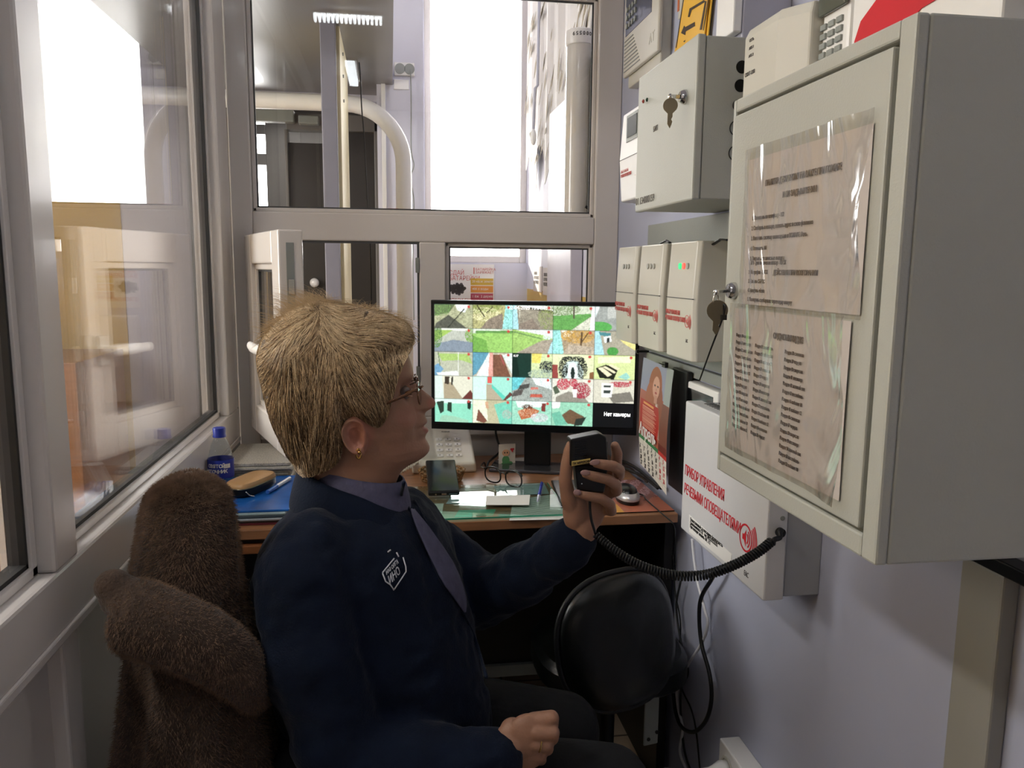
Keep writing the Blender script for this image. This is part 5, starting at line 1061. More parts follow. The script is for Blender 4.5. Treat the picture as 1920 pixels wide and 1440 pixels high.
XB = [(583,636),(587,606),(592,588),(600,567),(610,550),(625,532),(660,512),(700,505),(740,511),(780,526),(820,545),(860,568),(900,572),(940,562),(990,545)]
HW = [(583,.002),(587,.024),(592,.036),(600,.048),(610,.056),(625,.064),(660,.073),(700,.0755),(740,.0745),(780,.071),(810,.066),(835,.060),(860,.056),(885,.057),(920,.060),(990,.072)]
NO = [(700,0),(710,1.5),(718,6),(731,19),(742,31),(748,37.5),(754,40.5),(760,39.5),(765,34),(769,22),(773,9),(778,2),(782,0)]
NS = [(700,.006),(731,.0085),(750,.0125),(765,.0145),(775,.012),(785,.01)]
XS = [(560, 640)]+[q_ for q_ in XF if q_[0] <= 745]+[(765,780),(790,789),(815,793),(840,794),(856,786),(866,772),(880,755),(890,749),(905,743),(930,741),(990,745)]
CX_ = -.02
levels = list(np.concatenate([np.linspace(583, 700, 50), np.linspace(701.5, 880, 150), np.linspace(882, 990, 40)]))
NT = 128; rings = []
for py in levels:
    f, k = interp(XF, py), interp(XB, py); w = interp(HW, py); Pf, Pb = hp(f, py), hp(k, py); z = hp(700, py).z
    xf, xb = Pf.x, Pb.x; xc = xb+(xf-xb)*.50
    nf = 2.35 if py < 780 else 2.35-.35*min(1, (py-780)/40)
    ring = []
    for j in range(NT):
        t_ = 2*PI*j/NT; c_, s_ = math.cos(t_), math.sin(t_); n_ = nf if c_ > 0 else 2.0
        x = xc+(xf-xc if c_ > 0 else xc-xb)*math.copysign(abs(c_)**(2/n_), c_); y = w*math.copysign(abs(s_)**(2/n_), s_); ay = abs(y)
        if c_ > 0:
            x -= (Pf.x-hp(interp(XS, py), py).x)*(1-math.exp(-(ay/.024)**3))*c_
            pxm = .00086
            sg = interp(NS, py); x += interp(NO, py)*pxm*math.exp(-(ay/sg)**2.4)
            x -= .0100*math.exp(-((ay-.033)/.017)**2-((py-729)/13)**2)*(c_**.3)
            x += .0035*math.exp(-((ay-.045)/.02)**2-((py-765)/22)**2)
            x -= .0035*math.exp(-(ay/.027)**4-((py-799.5)/2.6)**2)
            x += .0018*math.exp(-(ay/.024)**4)*(math.exp(-((py-792)/4)**2)+math.exp(-((py-808)/5)**2))
            x -= .0030*math.exp(-((ay-.030)/.006)**2-((py-803)/16)**2)
            x -= .0022*math.exp(-((ay-(.022+.00035*(py-765)))/.0035)**2)*(1 if 762 < py < 800 else 0)
            x += .0028*math.exp(-((ay-.028)/.018)**2-((py-703)/7)**2)
            x += .0035*math.exp(-((ay-.0125)/.0045)**2-((py-763)/6)**2)
        ring.append((x, HY+y, z))
    rings.append(ring)
body.loft(rings)
# ears
def ear(b, side):
    c0 = hp(671, 799); c0.y = HY+side*.071; u_ = Vector((.95, -side*.0, .18)).normalized(); v_ = Vector((-.17, 0, .985)).normalized(); n_ = Vector((-.30, side, 0)).normalized(); R_ = []
    for (r_, h) in ((1.0, -.016), (1.03, -.004), (1.0, .007), (.90, .0115), (.80, .009), (.66, .0035), (.5, .0045), (.40, .000), (.22, -.004), (.02, -.005)):
        R_.append([c0+u_*((.0175+.003*math.sin(a))*r_*math.cos(a))+v_*((.029)*r_*math.sin(a)-.001)+n_*(h+.004*(-math.cos(a))*r_) for a in np.linspace(0, 2*PI, 36, endpoint=False)])
    b.loft(R_); b.sphere(c0+u_*.012+v_*-.004+n_*.001, (.005, .005, .007)); b.sphere(c0+v_*-.026+n_*.004+u_*.002, (.0085, .0055, .0095))
ear(body, -1); ear(body, 1)
# shoulders and trunk under the clothes
tc = at(652, 1020, Y=1.29)
body.sphere(tc+Vector((0, .0, -.04)), (.12, .15, .10)); body.sphere(tc+Vector((.02, .0, -.2)), (.13, .14, .20)); body.sphere(tc+Vector((.05, .0, -.40)), (.13, .14, .11))
# left (far) arm and the hand round the microphone
P = lambda px, py, Y: at(px, py, Y=Y)
shL, elL, wrL = P(790, 1015, 1.42), P(905, 1112, 1.36), P(1093, 1005, 1.195)
chain(body, [(tc+Vector((.03, .1, -.02)), .05), (shL, .036), (elL, .033), (elL.lerp(wrL, .8), .027), (wrL, .0225)])
chain(body, [(wrL, .0225), (P(1090, 985, 1.192), .0225)])
body.sphere(P(1096, 958, 1.195), (.034, .017, .038)); body.sphere(P(1112, 935, 1.200), (.032, .014, .034)); body.sphere(P(1077, 958, 1.183), (.019, .016, .034)); body.sphere(P(1128, 905, 1.203), (.022, .012, .034))
def finger(b, pts): chain(b, pts, 16, 8)
finger(body, [(P(1078, 975, 1.187), .0140), (P(1066, 935, 1.176), .0125), (P(1060, 902, 1.168), .0105), (P(1063, 868, 1.164), .0095), (P(1067, 845, 1.163), .0085), (P(1069, 834, 1.163), .0065)])
finger(body, [(P(1140, 885, 1.202), .0100), (P(1155, 872, 1.190), .0095), (P(1157, 850, 1.178), .0088), (P(1153, 836, 1.172), .0072)])
finger(body, [(P(1142, 902, 1.204), .0100), (P(1160, 892, 1.186), .0095), (P(1161, 881, 1.160), .0092), (P(1150, 874, 1.146), .0085), (P(1131, 871, 1.1385), .0080), (P(1118, 869, 1.138), .0068)])
finger(body, [(P(1138, 925, 1.203), .0100), (P(1156, 920, 1.186), .0094), (P(1155, 909, 1.158), .0090), (P(1140, 899, 1.144), .0084), (P(1113, 893, 1.1385), .0078), (P(1098, 889, 1.138), .0066)])
finger(body, [(P(1130, 952, 1.200), .0100), (P(1146, 958, 1.182), .0090), (P(1144, 946, 1.160), .0086), (P(1128, 935, 1.150), .0080), (P(1100, 930, 1.1445), .0072), (P(1083, 926, 1.145), .0058)])
# right (near) arm with loosely closed hand in the lap
shR, elR, wrR = P(570, 1040, 1.14), P(640, 1432, 1.11), P(930, 1412, 1.09)
chain(body, [(tc+Vector((-.03, -.07, -.04)), .035), (shR, .030), (elR, .032), (wrR, .026), (P(950, 1405, 1.09), .026)])
body.sphere(P(968, 1390, 1.096), (.036, .018, .034)); body.sphere(P(988, 1380, 1.092), (.032, .017, .036)); body.sphere(P(985, 1412, 1.10), (.034, .018, .026)); body.sphere(P(960, 1365, 1.100), (.018, .014, .016))
for k, (m_, p_, d_, e_) in enumerate((((1000, 1352, 1.094), (1034, 1346, 1.090), (1034, 1360, 1.114), (1012, 1366, 1.122)), ((1005, 1372, 1.084), (1036, 1373, 1.082), (1035, 1384, 1.108), (1012, 1386, 1.120)), ((1000, 1393, 1.085), (1024, 1396, 1.084), (1026, 1404, 1.108), (1006, 1404, 1.120)), ((990, 1414, 1.092), (1012, 1418, 1.092), (1014, 1424, 1.114), (998, 1422, 1.122)))):
    r_ = (.0118, .0112, .0108, .0098)[k]; finger(body, [(P(*m_), r_*1.12), (P(*p_), r_), (P(*d_), r_*.95), (P(*e_), r_*.8)])
finger(body, [(P(958, 1368, 1.110), .012), (P(985, 1352, 1.125), .0108), (P(1010, 1352, 1.130), .0098), (P(1026, 1356, 1.132), .008)])
# legs
pel = at(640, 1500, Y=1.27); pel.z = .50
kn1, kn2 = Vector((.34, 1.14, .47)), Vector((.30, 1.31, .47))
chain(body, [(pel+Vector((0, -.09, 0)), .085), (kn1, .055), (Vector((.36, 1.16, .10)), .04)]); chain(body, [(pel+Vector((0, .09, 0)), .085), (kn2, .055), (Vector((.30, 1.32, .10)), .04)])
skin = material('skin', '#a27a64', .48, var=.06, vscale=25, bump=.12, bscale=260, sss=.12, spec=.4)
def spots(m, base_loc, lst):
    nt = m.node_tree; p = nt.nodes['Principled BSDF']; tc_ = nt.nodes.new('ShaderNodeTexCoord'); cur = p.inputs['Base Color'].links[0].from_socket
    for c_, rad, col, amt in lst:
        s_ = nt.nodes.new('ShaderNodeVectorMath'); s_.operation = 'SUBTRACT'; s_.inputs[1].default_value = tuple(Vector(c_)-Vector(base_loc)); nt.links.new(tc_.outputs['Object'], s_.inputs[0])
        d_ = nt.nodes.new('ShaderNodeVectorMath'); d_.operation = 'DIVIDE'; d_.inputs[1].default_value = rad; nt.links.new(s_.outputs[0], d_.inputs[0])
        l_ = nt.nodes.new('ShaderNodeVectorMath'); l_.operation = 'LENGTH'; nt.links.new(d_.outputs[0], l_.inputs[0])
        r_ = nt.nodes.new('ShaderNodeMapRange'); r_.inputs['From Min'].default_value = 1.15; r_.inputs['From Max'].default_value = .7; r_.inputs['To Max'].default_value = amt; nt.links.new(l_.outputs['Value'], r_.inputs['Value'])
        x_ = nt.nodes.new('ShaderNodeMix'); x_.data_type = 'RGBA'; x_.inputs['B'].default_value = (*lin(col), 1) if False else (0, 0, 0, 1)
        x_.inputs[7].default_value = (*lin(col), 1); nt.links.new(r_.outputs[0], x_.inputs[0]); nt.links.new(cur, x_.inputs[6]); cur = x_.outputs[2]
    nt.links.new(cur, p.inputs['Base Color'])
lipc = hp(800, 800)
spots(skin, person.location, [((lipc.x, HY, lipc.z), (.012, .024, .0105), '#944a44', .8), (hp(770, 770)+Vector((0, -.045, 0)), (.03, .03, .02), '#b07064', .3), (hp(810, 756), (.014, .014, .011), '#b96a5c', .4), (hp(675, 800)+Vector((0, -.07, 0)), (.025, .02, .035), '#b06a5a', .45)])
bo = body.build('body', skin, person, smooth=True)
md = bo.modifiers.new('fuse', 'REMESH'); md.mode = 'VOXEL'; md.voxel_size = .0021; md.use_smooth_shade = True
md = bo.modifiers.new('soften', 'SMOOTH'); md.factor = .5; md.iterations = 3
# eyes behind the glasses
eyew = material('eye_white_shaded', '#75685f', .15)  # eyeball darkened: the shade on the eye is put into its colour
for sd_ in (-1, 1):
    ec = hp(755.5, 731); ec.y = HY+sd_*.031
    eo = MB().sphere(ec, .0118).build('eyeball', eyew, person, smooth=True)
    MB().sphere(ec+Vector((.0095, sd_*.001, -.0015)), (.0036, .0062, .0062)).build('iris', material('iris', '#3a2c22', .1), eo, smooth=True)
    b = MB()
    for k, (z_, tilt) in enumerate(((.0045, .35), (-.006, -.3))):
        b.tube([ec+Vector((.0122*math.cos(a), .0125*math.sin(a), z_*math.cos(a)*.9)) for a in np.linspace(-1.35, 1.35, 14)], .0022, n=8)
    b.build('eyelid', skin, person, smooth=True)
    MB().tube([ec+Vector((.0140*math.cos(a), .0140*math.sin(a), .0035*math.cos(a)*.9)) for a in np.linspace(-1.3, 1.3, 14)], .0009, n=6).build('eyelash', M['ink'], person, smooth=True)
    b = MB(); r_ = random.Random(3)
    for k in range(60):
        a = -1.2+2.4*k/59; p0 = ec+Vector((.0165*math.cos(a)-.0005+.004, .019*math.sin(a), .0205-.004*abs(a))); b.cyl(p0, p0+Vector((.002, sd_*.006, -.001+r_.random()*.002)), .0005, .0002, 5)
    b.build('eyebrow', material('eyebrow_hair', '#6a5038', .7), person)
# earring
e0 = hp(676, 830); e0.y = HY-.0785
b = MB(); b.tube([e0+Vector((.0, -.001, 0))+Vector((.0035*math.cos(a), .001, .0075*math.sin(a))) for a in np.linspace(0, 2*PI, 20, endpoint=False)], .0016, closed=True, n=8); b.sphere(e0+Vector((.001, -.004, .003)), .0028)
b.build('earring', material('gold', '#c9a060', .2, 1), person, smooth=True)
# spectacles worn
ge = thing('worn_eyeglasses', 'thin metal-framed eyeglasses on the face of the seated woman', 'glasses', hp(775, 725))
gm_ = material('bronze_frame', '#7c5a44', .25, .9); b = MB(); ln = MB()
for sd_ in (-1, 1):
    c_ = hp(789, 731); c_.y = HY+sd_*.034; c_.x -= .004; u_ = Vector((-.16*sd_*sd_*1, sd_*1.0, 0)).normalized(); u_ = Vector((-.10, sd_, 0)).normalized(); v_ = Vector((-.10, 0, 1)).normalized()
    ring = [c_+u_*.025*math.cos(a)*(1)+v_*.0175*math.copysign(abs(math.sin(a))**.85, math.sin(a)) for a in np.linspace(0, 2*PI, 36, endpoint=False)]
    b.tube(ring, .0012, n=8, closed=True); ln.prism(ring, (1, 0, 0), .0008)
    hg = c_+u_*.026+v_*.008; er = hp(690, 757); er.y = HY+sd_*.0765
    m1 = hp(764, 726); m1.y = HY+sd_*.069
    b.tube(crv([hg, hg+Vector((-.006, sd_*.004, .001)), m1, hp(735, 737)+Vector((0, sd_*.0765, 0)), er], 6), .0014, n=8, flat=1.8)
    b.tube([hg+Vector((0, 0, .003)), hg+Vector((-.009, sd_*.006, .0)), hg+Vector((-.018, sd_*.0068, -.003))], .0022, n=8)
cb_ = hp(793, 727); b.tube(crv([cb_+Vector((-.004, -.009, 0)), cb_+Vector((0, 0, .003)), cb_+Vector((-.004, .009, 0))]), .0012)
b.build('frame', gm_, ge, smooth=True); ln.build('lens', M['glass'], ge)

# ---------------- hair
hairm = material('blond_hair', '#54422f', .65, var=.35, vscale=50, bump=.6, bscale=130, sheen=.15, spec=.35, stretch=(1, 1, .25))
OUT = [(776,640),(772,622),(760,604),(732,592),(700,583),(670,575),(634,569),(595,563),(551,578),(512,612),(492,640),(483,670),(487,700),(498,740),(506,772),(516,800),(530,828),(545,858),(562,873)]
INN = [(585,872),(612,862),(640,848),(652,826),(645,790),(650,770),(668,760),(684,766),(696,778),(708,788),(722,770),(733,735),(741,700),(752,668),(760,650)]
poly = OUT+INN; hc2 = (628, 700)
def ray_R(phi):
    d = (math.cos(phi), math.sin(phi)); best = 0; edge_in = False
    for i in range(len(poly)):
        a, c = poly[i], poly[(i+1) % len(poly)]; ax_, ay_ = a[0]-hc2[0], a[1]-hc2[1]; bx_, by_ = c[0]-a[0], c[1]-a[1]
        den = d[0]*by_-d[1]*bx_
        if abs(den) < 1e-9: continue
        t_ = (ax_*by_-ay_*bx_)/den; s_ = (ax_*d[1]-ay_*d[0])/den
        if 0 <= s_ <= 1 and t_ > best: best = t_; edge_in = i >= len(OUT)-1 and i < len(poly)-1
    return best, edge_in
NPH, NU = 220, 40
Rphi = [ray_R(2*PI*k/NPH) for k in range(NPH)]
Rs = np.array([r for r, _ in Rphi]); Wr = np.array([.070 if e else 0. for _, e in Rphi])
def smooth(a, n, w=1):
    for _ in range(n): a = (np.roll(a, 1)+2*a+np.roll(a, -1))/4
    return a
Rs = smooth(Rs, 6); Wr = smooth(Wr, 8)
def hsurf(phi, u, side, lift=0):
    k = (phi/(2*PI)*NPH) % NPH; i = int(k); f = k-i; R_ = Rs[i]*(1-f)+Rs[(i+1) % NPH]*f; w_ = Wr[i]*(1-f)+Wr[(i+1) % NPH]*f
    W0 = .0885; uu = min(u, 1.0); g = max(0, 1-uu**2.3)**.5
    y = math.sqrt(max(0, (W0*W0-w_*w_)*g*g+w_*w_))*1.0
    px, py = hc2[0]+math.cos(phi)*R_*u, hc2[1]+math.sin(phi)*R_*u
    y *= 1-.10*max(0, (py-760)/110)
    p = hp(px, py); p.y = HY+side*(y+lift); return p
b = MB()
for side in (-1, 1):
    vs = []
    for i in range(NU+1):
        u = math.sin(PI/2*i/NU)
        for k in range(NPH):
            ph = 2*PI*k/NPH; p = hsurf(ph, u, side)
            yy_ = (p.y-HY)*30; wv = .0045*noise.noise(Vector((math.cos(ph)*4, math.sin(ph)*4, yy_+7)))+.0030*noise.noise(Vector((math.cos(ph)*16, math.sin(ph)*16, yy_+3)))
            c_ = hp(*hc2); dn = (p-c_).normalized(); vs.append(p+dn*wv*(1-.7*(u > .97)))
    fs = [(i*NPH+k, i*NPH+(k+1) % NPH, (i+1)*NPH+(k+1) % NPH, (i+1)*NPH+k) for i in range(NU) for k in range(NPH)]
    b.add(vs, fs)
hair = b.build('hair', hairm, person, smooth=True)
# strands
def strands(name, parent, mat, make, n):
    cu = bpy.data.curves.new(name, 'CURVE'); cu.dimensions = '3D'; cu.bevel_depth = .00038; cu.bevel_resolution = 0; cu.resolution_u = 1; cu.use_fill_caps = False
    off = Vector((0, 0, 0)); q = parent
    while q is not None: off += q.location; q = q.parent
    for _ in range(n):
        P_ = make()
        if P_ is None: continue
        s = cu.splines.new('POLY'); s.points.add(len(P_)-1)
        for i, p in enumerate(P_): s.points[i].co = (*(p-off), 1); s.points[i].radius = 1.25-1.1*i/(len(P_)-1)
    o = bpy.data.objects.new(name, cu); COL.objects.link(o); o.parent = parent; cu.materials.append(mat); return o
hr = random.Random(11)
cr = (596, 572)   # crown in the side view
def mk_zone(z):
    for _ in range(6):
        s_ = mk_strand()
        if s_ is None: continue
        h_ = (s_[0].z-1.09)/.13   # shade at the nape and backlight on top put into the strand colours
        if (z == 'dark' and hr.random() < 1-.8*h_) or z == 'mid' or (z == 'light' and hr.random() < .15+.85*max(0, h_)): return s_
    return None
def mk_strand():
    ph, u = hr.random()*2*PI, math.sqrt(hr.random()); side = -1 if hr.random() < .72 else 1
    p2 = (hc2[0]+math.cos(ph)*Rs[int(ph/2/PI*NPH) % NPH]*u, hc2[1]+math.sin(ph)*Rs[int(ph/2/PI*NPH) % NPH]*u)
    if p2[0] > 700 and p2[1] > 720 and hr.random() < .6: return None
    d = Vector((p2[0]-cr[0], p2[1]-cr[1])); d = d.normalized() if d.length > 1 else Vector((1, 0))
    if p2[1] < 640: d = (d+Vector((hr.uniform(-.4, .4)+(.5 if p2[0] > 600 else -.3), -.15))).normalized()
    elif p2[0] > 560: d = (d*.5+Vector((.12+hr.uniform(-.25, .2), .8))).normalized()
    L = hr.uniform(28, 62); out = []; q = Vector(p2); ro = 0
    fly = (p2[1] < 640 and hr.random() < .10)
    for k in range(7):
        t_ = k/6; qq = q+d*L*t_+Vector((-d.y, d.x))*(6*math.sin(t_*2.2+p2[0]*.05))
        r = qq-Vector(hc2); a = math.atan2(r.y, r.x) % (2*PI); Rk = Rs[int(a/2/PI*NPH) % NPH]; uu = r.length/Rk
        lim = 1.005+(.10*t_ if fly else .02*t_)
        if Wr[int(a/2/PI*NPH) % NPH] > .02: lim = 1.03
        uu = min(uu, lim)
        base = hsurf(a, min(uu, 1.0), side, .0042+.0015*math.sin(p2[0]*.7+p2[1]*.9))
        if uu > 1: base = hp(hc2[0]+math.cos(a)*Rk*uu, hc2[1]+math.sin(a)*Rk*uu)+Vector((0, base.y-HY, 0))
        out.append(base)
    return out
strandm = material('blond_strand', '#c4aa82', .42, var=.2, vscale=70, spec=.5)
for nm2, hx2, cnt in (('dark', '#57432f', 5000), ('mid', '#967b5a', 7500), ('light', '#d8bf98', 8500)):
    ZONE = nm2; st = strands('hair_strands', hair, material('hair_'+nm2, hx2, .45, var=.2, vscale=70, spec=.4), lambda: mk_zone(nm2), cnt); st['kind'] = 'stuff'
def mk_fly():
    x0 = hr.uniform(500, 765); y0 = interp([(480, 655), (500, 620), (551, 580), (595, 565), (634, 571), (700, 585), (765, 608)], x0)+6
    y_ = hr.gauss(0, .035); p = hp(x0, y0); p.y += y_; p.z -= abs(y_)*.25
    L = hr.uniform(.014, .050)*(1.25 if 540 < x0 < 640 else .8); d = Vector((hr.uniform(-.9, -.1) if x0 < 660 else hr.uniform(-.3, .9), hr.uniform(-.4, .4), 1.0)).normalized(); cv = Vector((hr.uniform(-.9, .4), 0, -.35))
    return [p+d*L*t_+cv*L*t_*t_ for t_ in (0, .2, .4, .6, .8, 1)]
f2 = strands('flyaway_hair', hair, strandm, mk_fly, 2200); f2['kind'] = 'stuff'; f2.data.bevel_depth = .00020

# ---------------- clothes
navy = material('navy_fleece_jacket', '#0f1829', .9, var=.18, vscale=18, bump=.35, bscale=300, sheen=.06, spec=.2)
F3, R3 = Vector((.90, -.43, 0)), Vector((-.43, -.90, 0))
jk = MB()
TOR = [(925, 590, 735, .075, .085), (945, 563, 770, .12, .10), (965, 535, 800, .155, .12), (990, 512, 826, .180, .135), (1030, 488, 846, .19, .15), (1080, 472, 858, .185, .16), (1140, 466, 872, .18, .168), (1200, 472, 888, .178, .172), (1270, 486, 905, .178, .172), (1350, 505, 922, .18, .175), (1440, 525, 930, .185, .175), (1560, 540, 930, .19, .175)]
rings = []
for (py, l, r, hs, hd) in TOR:
    a, c = at(l, py, Y=1.27), at(r, py, Y=1.27); cx_ = (a.x+c.x)/2; half = (c.x-a.x)/2; hd2 = math.sqrt(max(.001, (half**2-(hs*.43)**2)))/.90
    rings.append([Vector((cx_, 1.285, a.z))+R3*hs*math.cos(t_)+F3*hd2*math.sin(t_) for t_ in np.linspace(0, 2*PI, 48, endpoint=False)])
jk.loft(rings[::-1])
chain(jk, [(P(592, 1035, 1.16), .060), (P(568, 1085, 1.135), .069), (P(585, 1230, 1.115), .070), (P(640, 1425, 1.10), .066), (P(760, 1428, 1.09), .057), (P(880, 1424, 1.088), .046), (P(922, 1420, 1.088), .043)], 24, 12)
chain(jk, [(P(765, 1000, 1.40), .060), (P(815, 1040, 1.41), .066), (P(905, 1112, 1.365), .063), (P(985, 1078, 1.29), .053), (P(1045, 1032, 1.225), .045), (P(1068, 1016, 1.205), .042)], 24, 12)
jo = jk.build('jacket', navy, person, smooth=True)
md = jo.modifiers.new('fuse', 'REMESH'); md.mode = 'VOXEL'; md.voxel_size = .0055; md.use_smooth_shade = True
md = jo.modifiers.new('soften', 'SMOOTH'); md.factor = .6; md.iterations = 22
tx_ = bpy.data.textures.new('cloth_folds', 'CLOUDS'); tx_.noise_scale = .11; tx_.noise_depth = 2
md = jo.modifiers.new('folds', 'DISPLACE'); md.texture = tx_; md.strength = .022; md.mid_level = .5; md.texture_coords = 'LOCAL'
tx2 = bpy.data.textures.new('small_folds', 'MARBLE'); tx2.noise_scale = .06; tx2.turbulence = 9
md = jo.modifiers.new('creases', 'DISPLACE'); md.texture = tx2; md.strength = .005; md.mid_level = .5; md.texture_coords = 'LOCAL'
# stand-up collar, turtleneck below it
def collar(name, mat, top, bot, th, smooth_=True, zig=0):
    """tilted open band round the neck: lists of (px, py, halfwidth_y) front->back mirrored"""
    n = 56; b = MB(); V = []
    for (l, ly, r, ry, hw_, off) in (bot, top):
        a, c = at(l, ly, Y=HY), at(r, ry, Y=HY); ring = []
        for k in range(n):
            t_ = 2*PI*k/n; m_ = (1+math.cos(t_))/2; p = a.lerp(c, m_); p.y = HY+hw_*math.sin(t_)*(1 if True else 1); ring.append(p)
        V.append(ring)
    rin = [[p+(Vector((ring_c.x, HY, p.z))-p).normalized()*th for p in ring] for ring, ring_c in ((V[0], (V[0][0]+V[0][n//2])/2), (V[1], (V[1][0]+V[1][n//2])/2))]
    mid = [p.lerp(q, .5)+(p-Vector((p.lerp(q, .5).x, HY, p.z))).normalized()*0 for p, q in zip(V[0], V[1])]
    b.loft([rin[0], V[0], V[1], rin[1]], cap=False); b.loft([rin[1], rin[0]], cap=False)
    return b.build(name, mat, person, smooth=smooth_)
lil = material('lilac_knit_turtleneck', '#55546c', .9, var=.15, vscale=60, bump=.5, bscale=160)
o = collar('turtleneck', lil, (585, 868, 762, 897, .066, 0), (560, 945, 775, 958, .080, 0), .006)
md = o.modifiers.new('s', 'SUBSURF'); md.levels = md.render_levels = 1
o = collar('jacket_collar', navy, (557, 872, 752, 930, .078, 0), (538, 950, 800, 985, .105, 0), .008)
md = o.modifiers.new('s', 'SUBSURF'); md.levels = md.render_levels = 2
C.view_layer.update(); DGR = C.evaluated_depsgraph_get()
jme = jo.evaluated_get(DGR)
def onjacket(px, py, lift=.0015):
    d = (at(px, py, Y=1.0)-cam.location).normalized(); org = cam.location+d*.3
    ok, loc, nrm, idx = jme.ray_cast(org-person.location, d)
    return (loc+person.location-d*lift+nrm*lift) if ok else at(px, py, Y=1.12)
def patch(name, rows, mat, lift=.002, th=.002, nx=10):
    b = MB(); m_ = len(rows)
    for (py, l, r) in rows:
        for i in range(nx+1): b.v.append(tuple(onjacket(l+(r-l)*i/nx, py+.35*(l+(r-l)*i/nx-l)*0, lift)))
    b.f = [(j*(nx+1)+i, j*(nx+1)+i+1, (j+1)*(nx+1)+i+1, (j+1)*(nx+1)+i) for j in range(m_-1) for i in range(nx)]
    o = b.build(name, mat, person, smooth=True); md = o.modifiers.new('t', 'SOLIDIFY'); md.thickness = th; md.offset = 0; return o
patch('shirt', [(958, 768, 774), (970, 771, 784), (985, 776, 797), (1005, 784, 812), (1030, 796, 829), (1055, 808, 845), (1080, 821, 857), (1100, 832, 864), (1120, 846, 869), (1135, 857, 870), (1147, 866, 869)], lil, .004)
def strip(name, pts, mat, w=2.2, lift=.003, par=None):
    Pp = [onjacket(a, c, lift) for a, c in pts]; return MB().tube(crv(Pp, 5), w*.0008, n=8).build(name, mat, par or person, smooth=True)
strip('zip_edge', [(757, 905), (752, 935), (768, 958), (782, 992), (803, 1035), (830, 1095), (866, 1148), (890, 1200), (912, 1270)], navy, 3.5, .001)
strip('zip_edge', [(776, 940), (800, 985), (828, 1030), (857, 1078), (870, 1120), (868, 1148)], navy, 3.5, .001)
# embroidered badge
wh = material('white_embroidery', '#c9cbd2', .8)
badge = [(714, 1076), (748, 1035), (757, 1070), (741, 1104), (714, 1076)]
o = MB(); o.tube([onjacket(*p, .0022) for p in crv([Vector((a, c, 0)) for a, c in ((716, 1074), (738, 1048))], 4) for p in [(p.x, p.y)]], .0013, n=6); 
b = MB()
for pts in (((716, 1074), (738, 1048)), ((742, 1037), (746, 1045)), ((754, 1046), (759, 1062), (760, 1072), (751, 1086), (739, 1104)), ((716, 1075), (722, 1090), (731, 1096), (738, 1106)), ((726, 1036), (731, 1032))):
    b.tube([onjacket(a, c, .0022) for a, c in pts], .0011, n=6)
b.build('badge_outline', wh, person, smooth=True)
def jtext(s, size_px, px, py, ang_deg, sx=.8):
    cu = bpy.data.curves.new('t', 'FONT'); cu.body = s; cu.size = size_px; cu.offset = .45; cu.resolution_u = 2
    ob = bpy.data.objects.new('t', cu); COL.objects.link(ob); C.view_layer.update(); me = bpy.data.meshes.new_from_object(ob.evaluated_get(C.evaluated_depsgraph_get())); bpy.data.objects.remove(ob)
    ca, sa = math.cos(math.radians(ang_deg)), math.sin(math.radians(ang_deg))
    for v in me.vertices:
        x, y = v.co.x*sx, v.co.y; q = onjacket(px+x*ca-y*.25, py-(x*sa+y*.93), .0035); v.co = q-person.location
    me.materials.clear(); me.materials.append(wh); me.name = 'badge_lettering'; o = bpy.data.objects.new('badge_lettering', me); COL.objects.link(o); o.parent = person; return o
jme = jo.evaluated_get(C.evaluated_depsgraph_get())
jtext('НАЯ ОРГА', 10, 723, 1078, 45, .62)
jme = jo.evaluated_get(C.evaluated_depsgraph_get())
jtext('ИНО', 21, 729, 1096, 48, .62)
# trousers and shoes
tr = MB(); chain(tr, [(pel+Vector((0, -.09, 0)), .105), (Vector((.20, 1.15, .475)), .080), (kn1, .068), (Vector((.36, 1.16, .12)), .055)]); chain(tr, [(pel+Vector((0, .09, 0)), .105), (kn2, .068), (Vector((.30, 1.32, .12)), .055)])
to = tr.build('trousers', material('black_trousers', '#0e0f12', .9, bump=.3, bscale=100), person, smooth=True); md = to.modifiers.new('f', 'REMESH'); md.mode = 'VOXEL'; md.voxel_size = .01; md.use_smooth_shade = True
for y_, x_ in ((1.16, .40), (1.32, .34)):
    b = MB(); b.sphere((x_, y_, .045), (.12, .045, .045)); b.build('shoe', M['blackrub'], person, smooth=True)
# ring on the resting hand
rg = P(1012, 1394, 1.0845); fd = (P(1024, 1396, 1.084)-P(1000, 1393, 1.085)).normalized(); a_, c_, _ = basis(fd)
MB().tube([rg+a_*.0118*math.cos(t_)+c_*.0118*math.sin(t_) for t_ in np.linspace(0, 2*PI, 28, endpoint=False)], .0012, closed=True, n=8).build('finger_ring', material('gold_ring', '#d0b070', .2, 1), person, smooth=True)
# nails on the hand that holds the microphone
nm_ = material('nail', '#a98480', .2, coat=.3)
for (px, py, Y, ang_, L) in ((1120, 866.5, 1.1305, -4, .0085), (1102, 887, 1.1315, 8, .0080), (1087, 924, 1.1385, 10, .0065)):
    c_ = P(px, py, Y); ca, sa = math.cos(math.radians(ang_)), math.sin(math.radians(ang_)); u_ = Vector((-ca, -.12, sa)).normalized(); v_ = Vector((sa, 0, ca)).normalized(); n_ = u_.cross(v_); n_ = n_ if n_.y < 0 else -n_
    b = MB(); b.sphere(c_+u_*.004, (L, .0048, .0016), 16, 8, (u_, v_, n_)); b.build('fingernail', nm_, person, smooth=True)
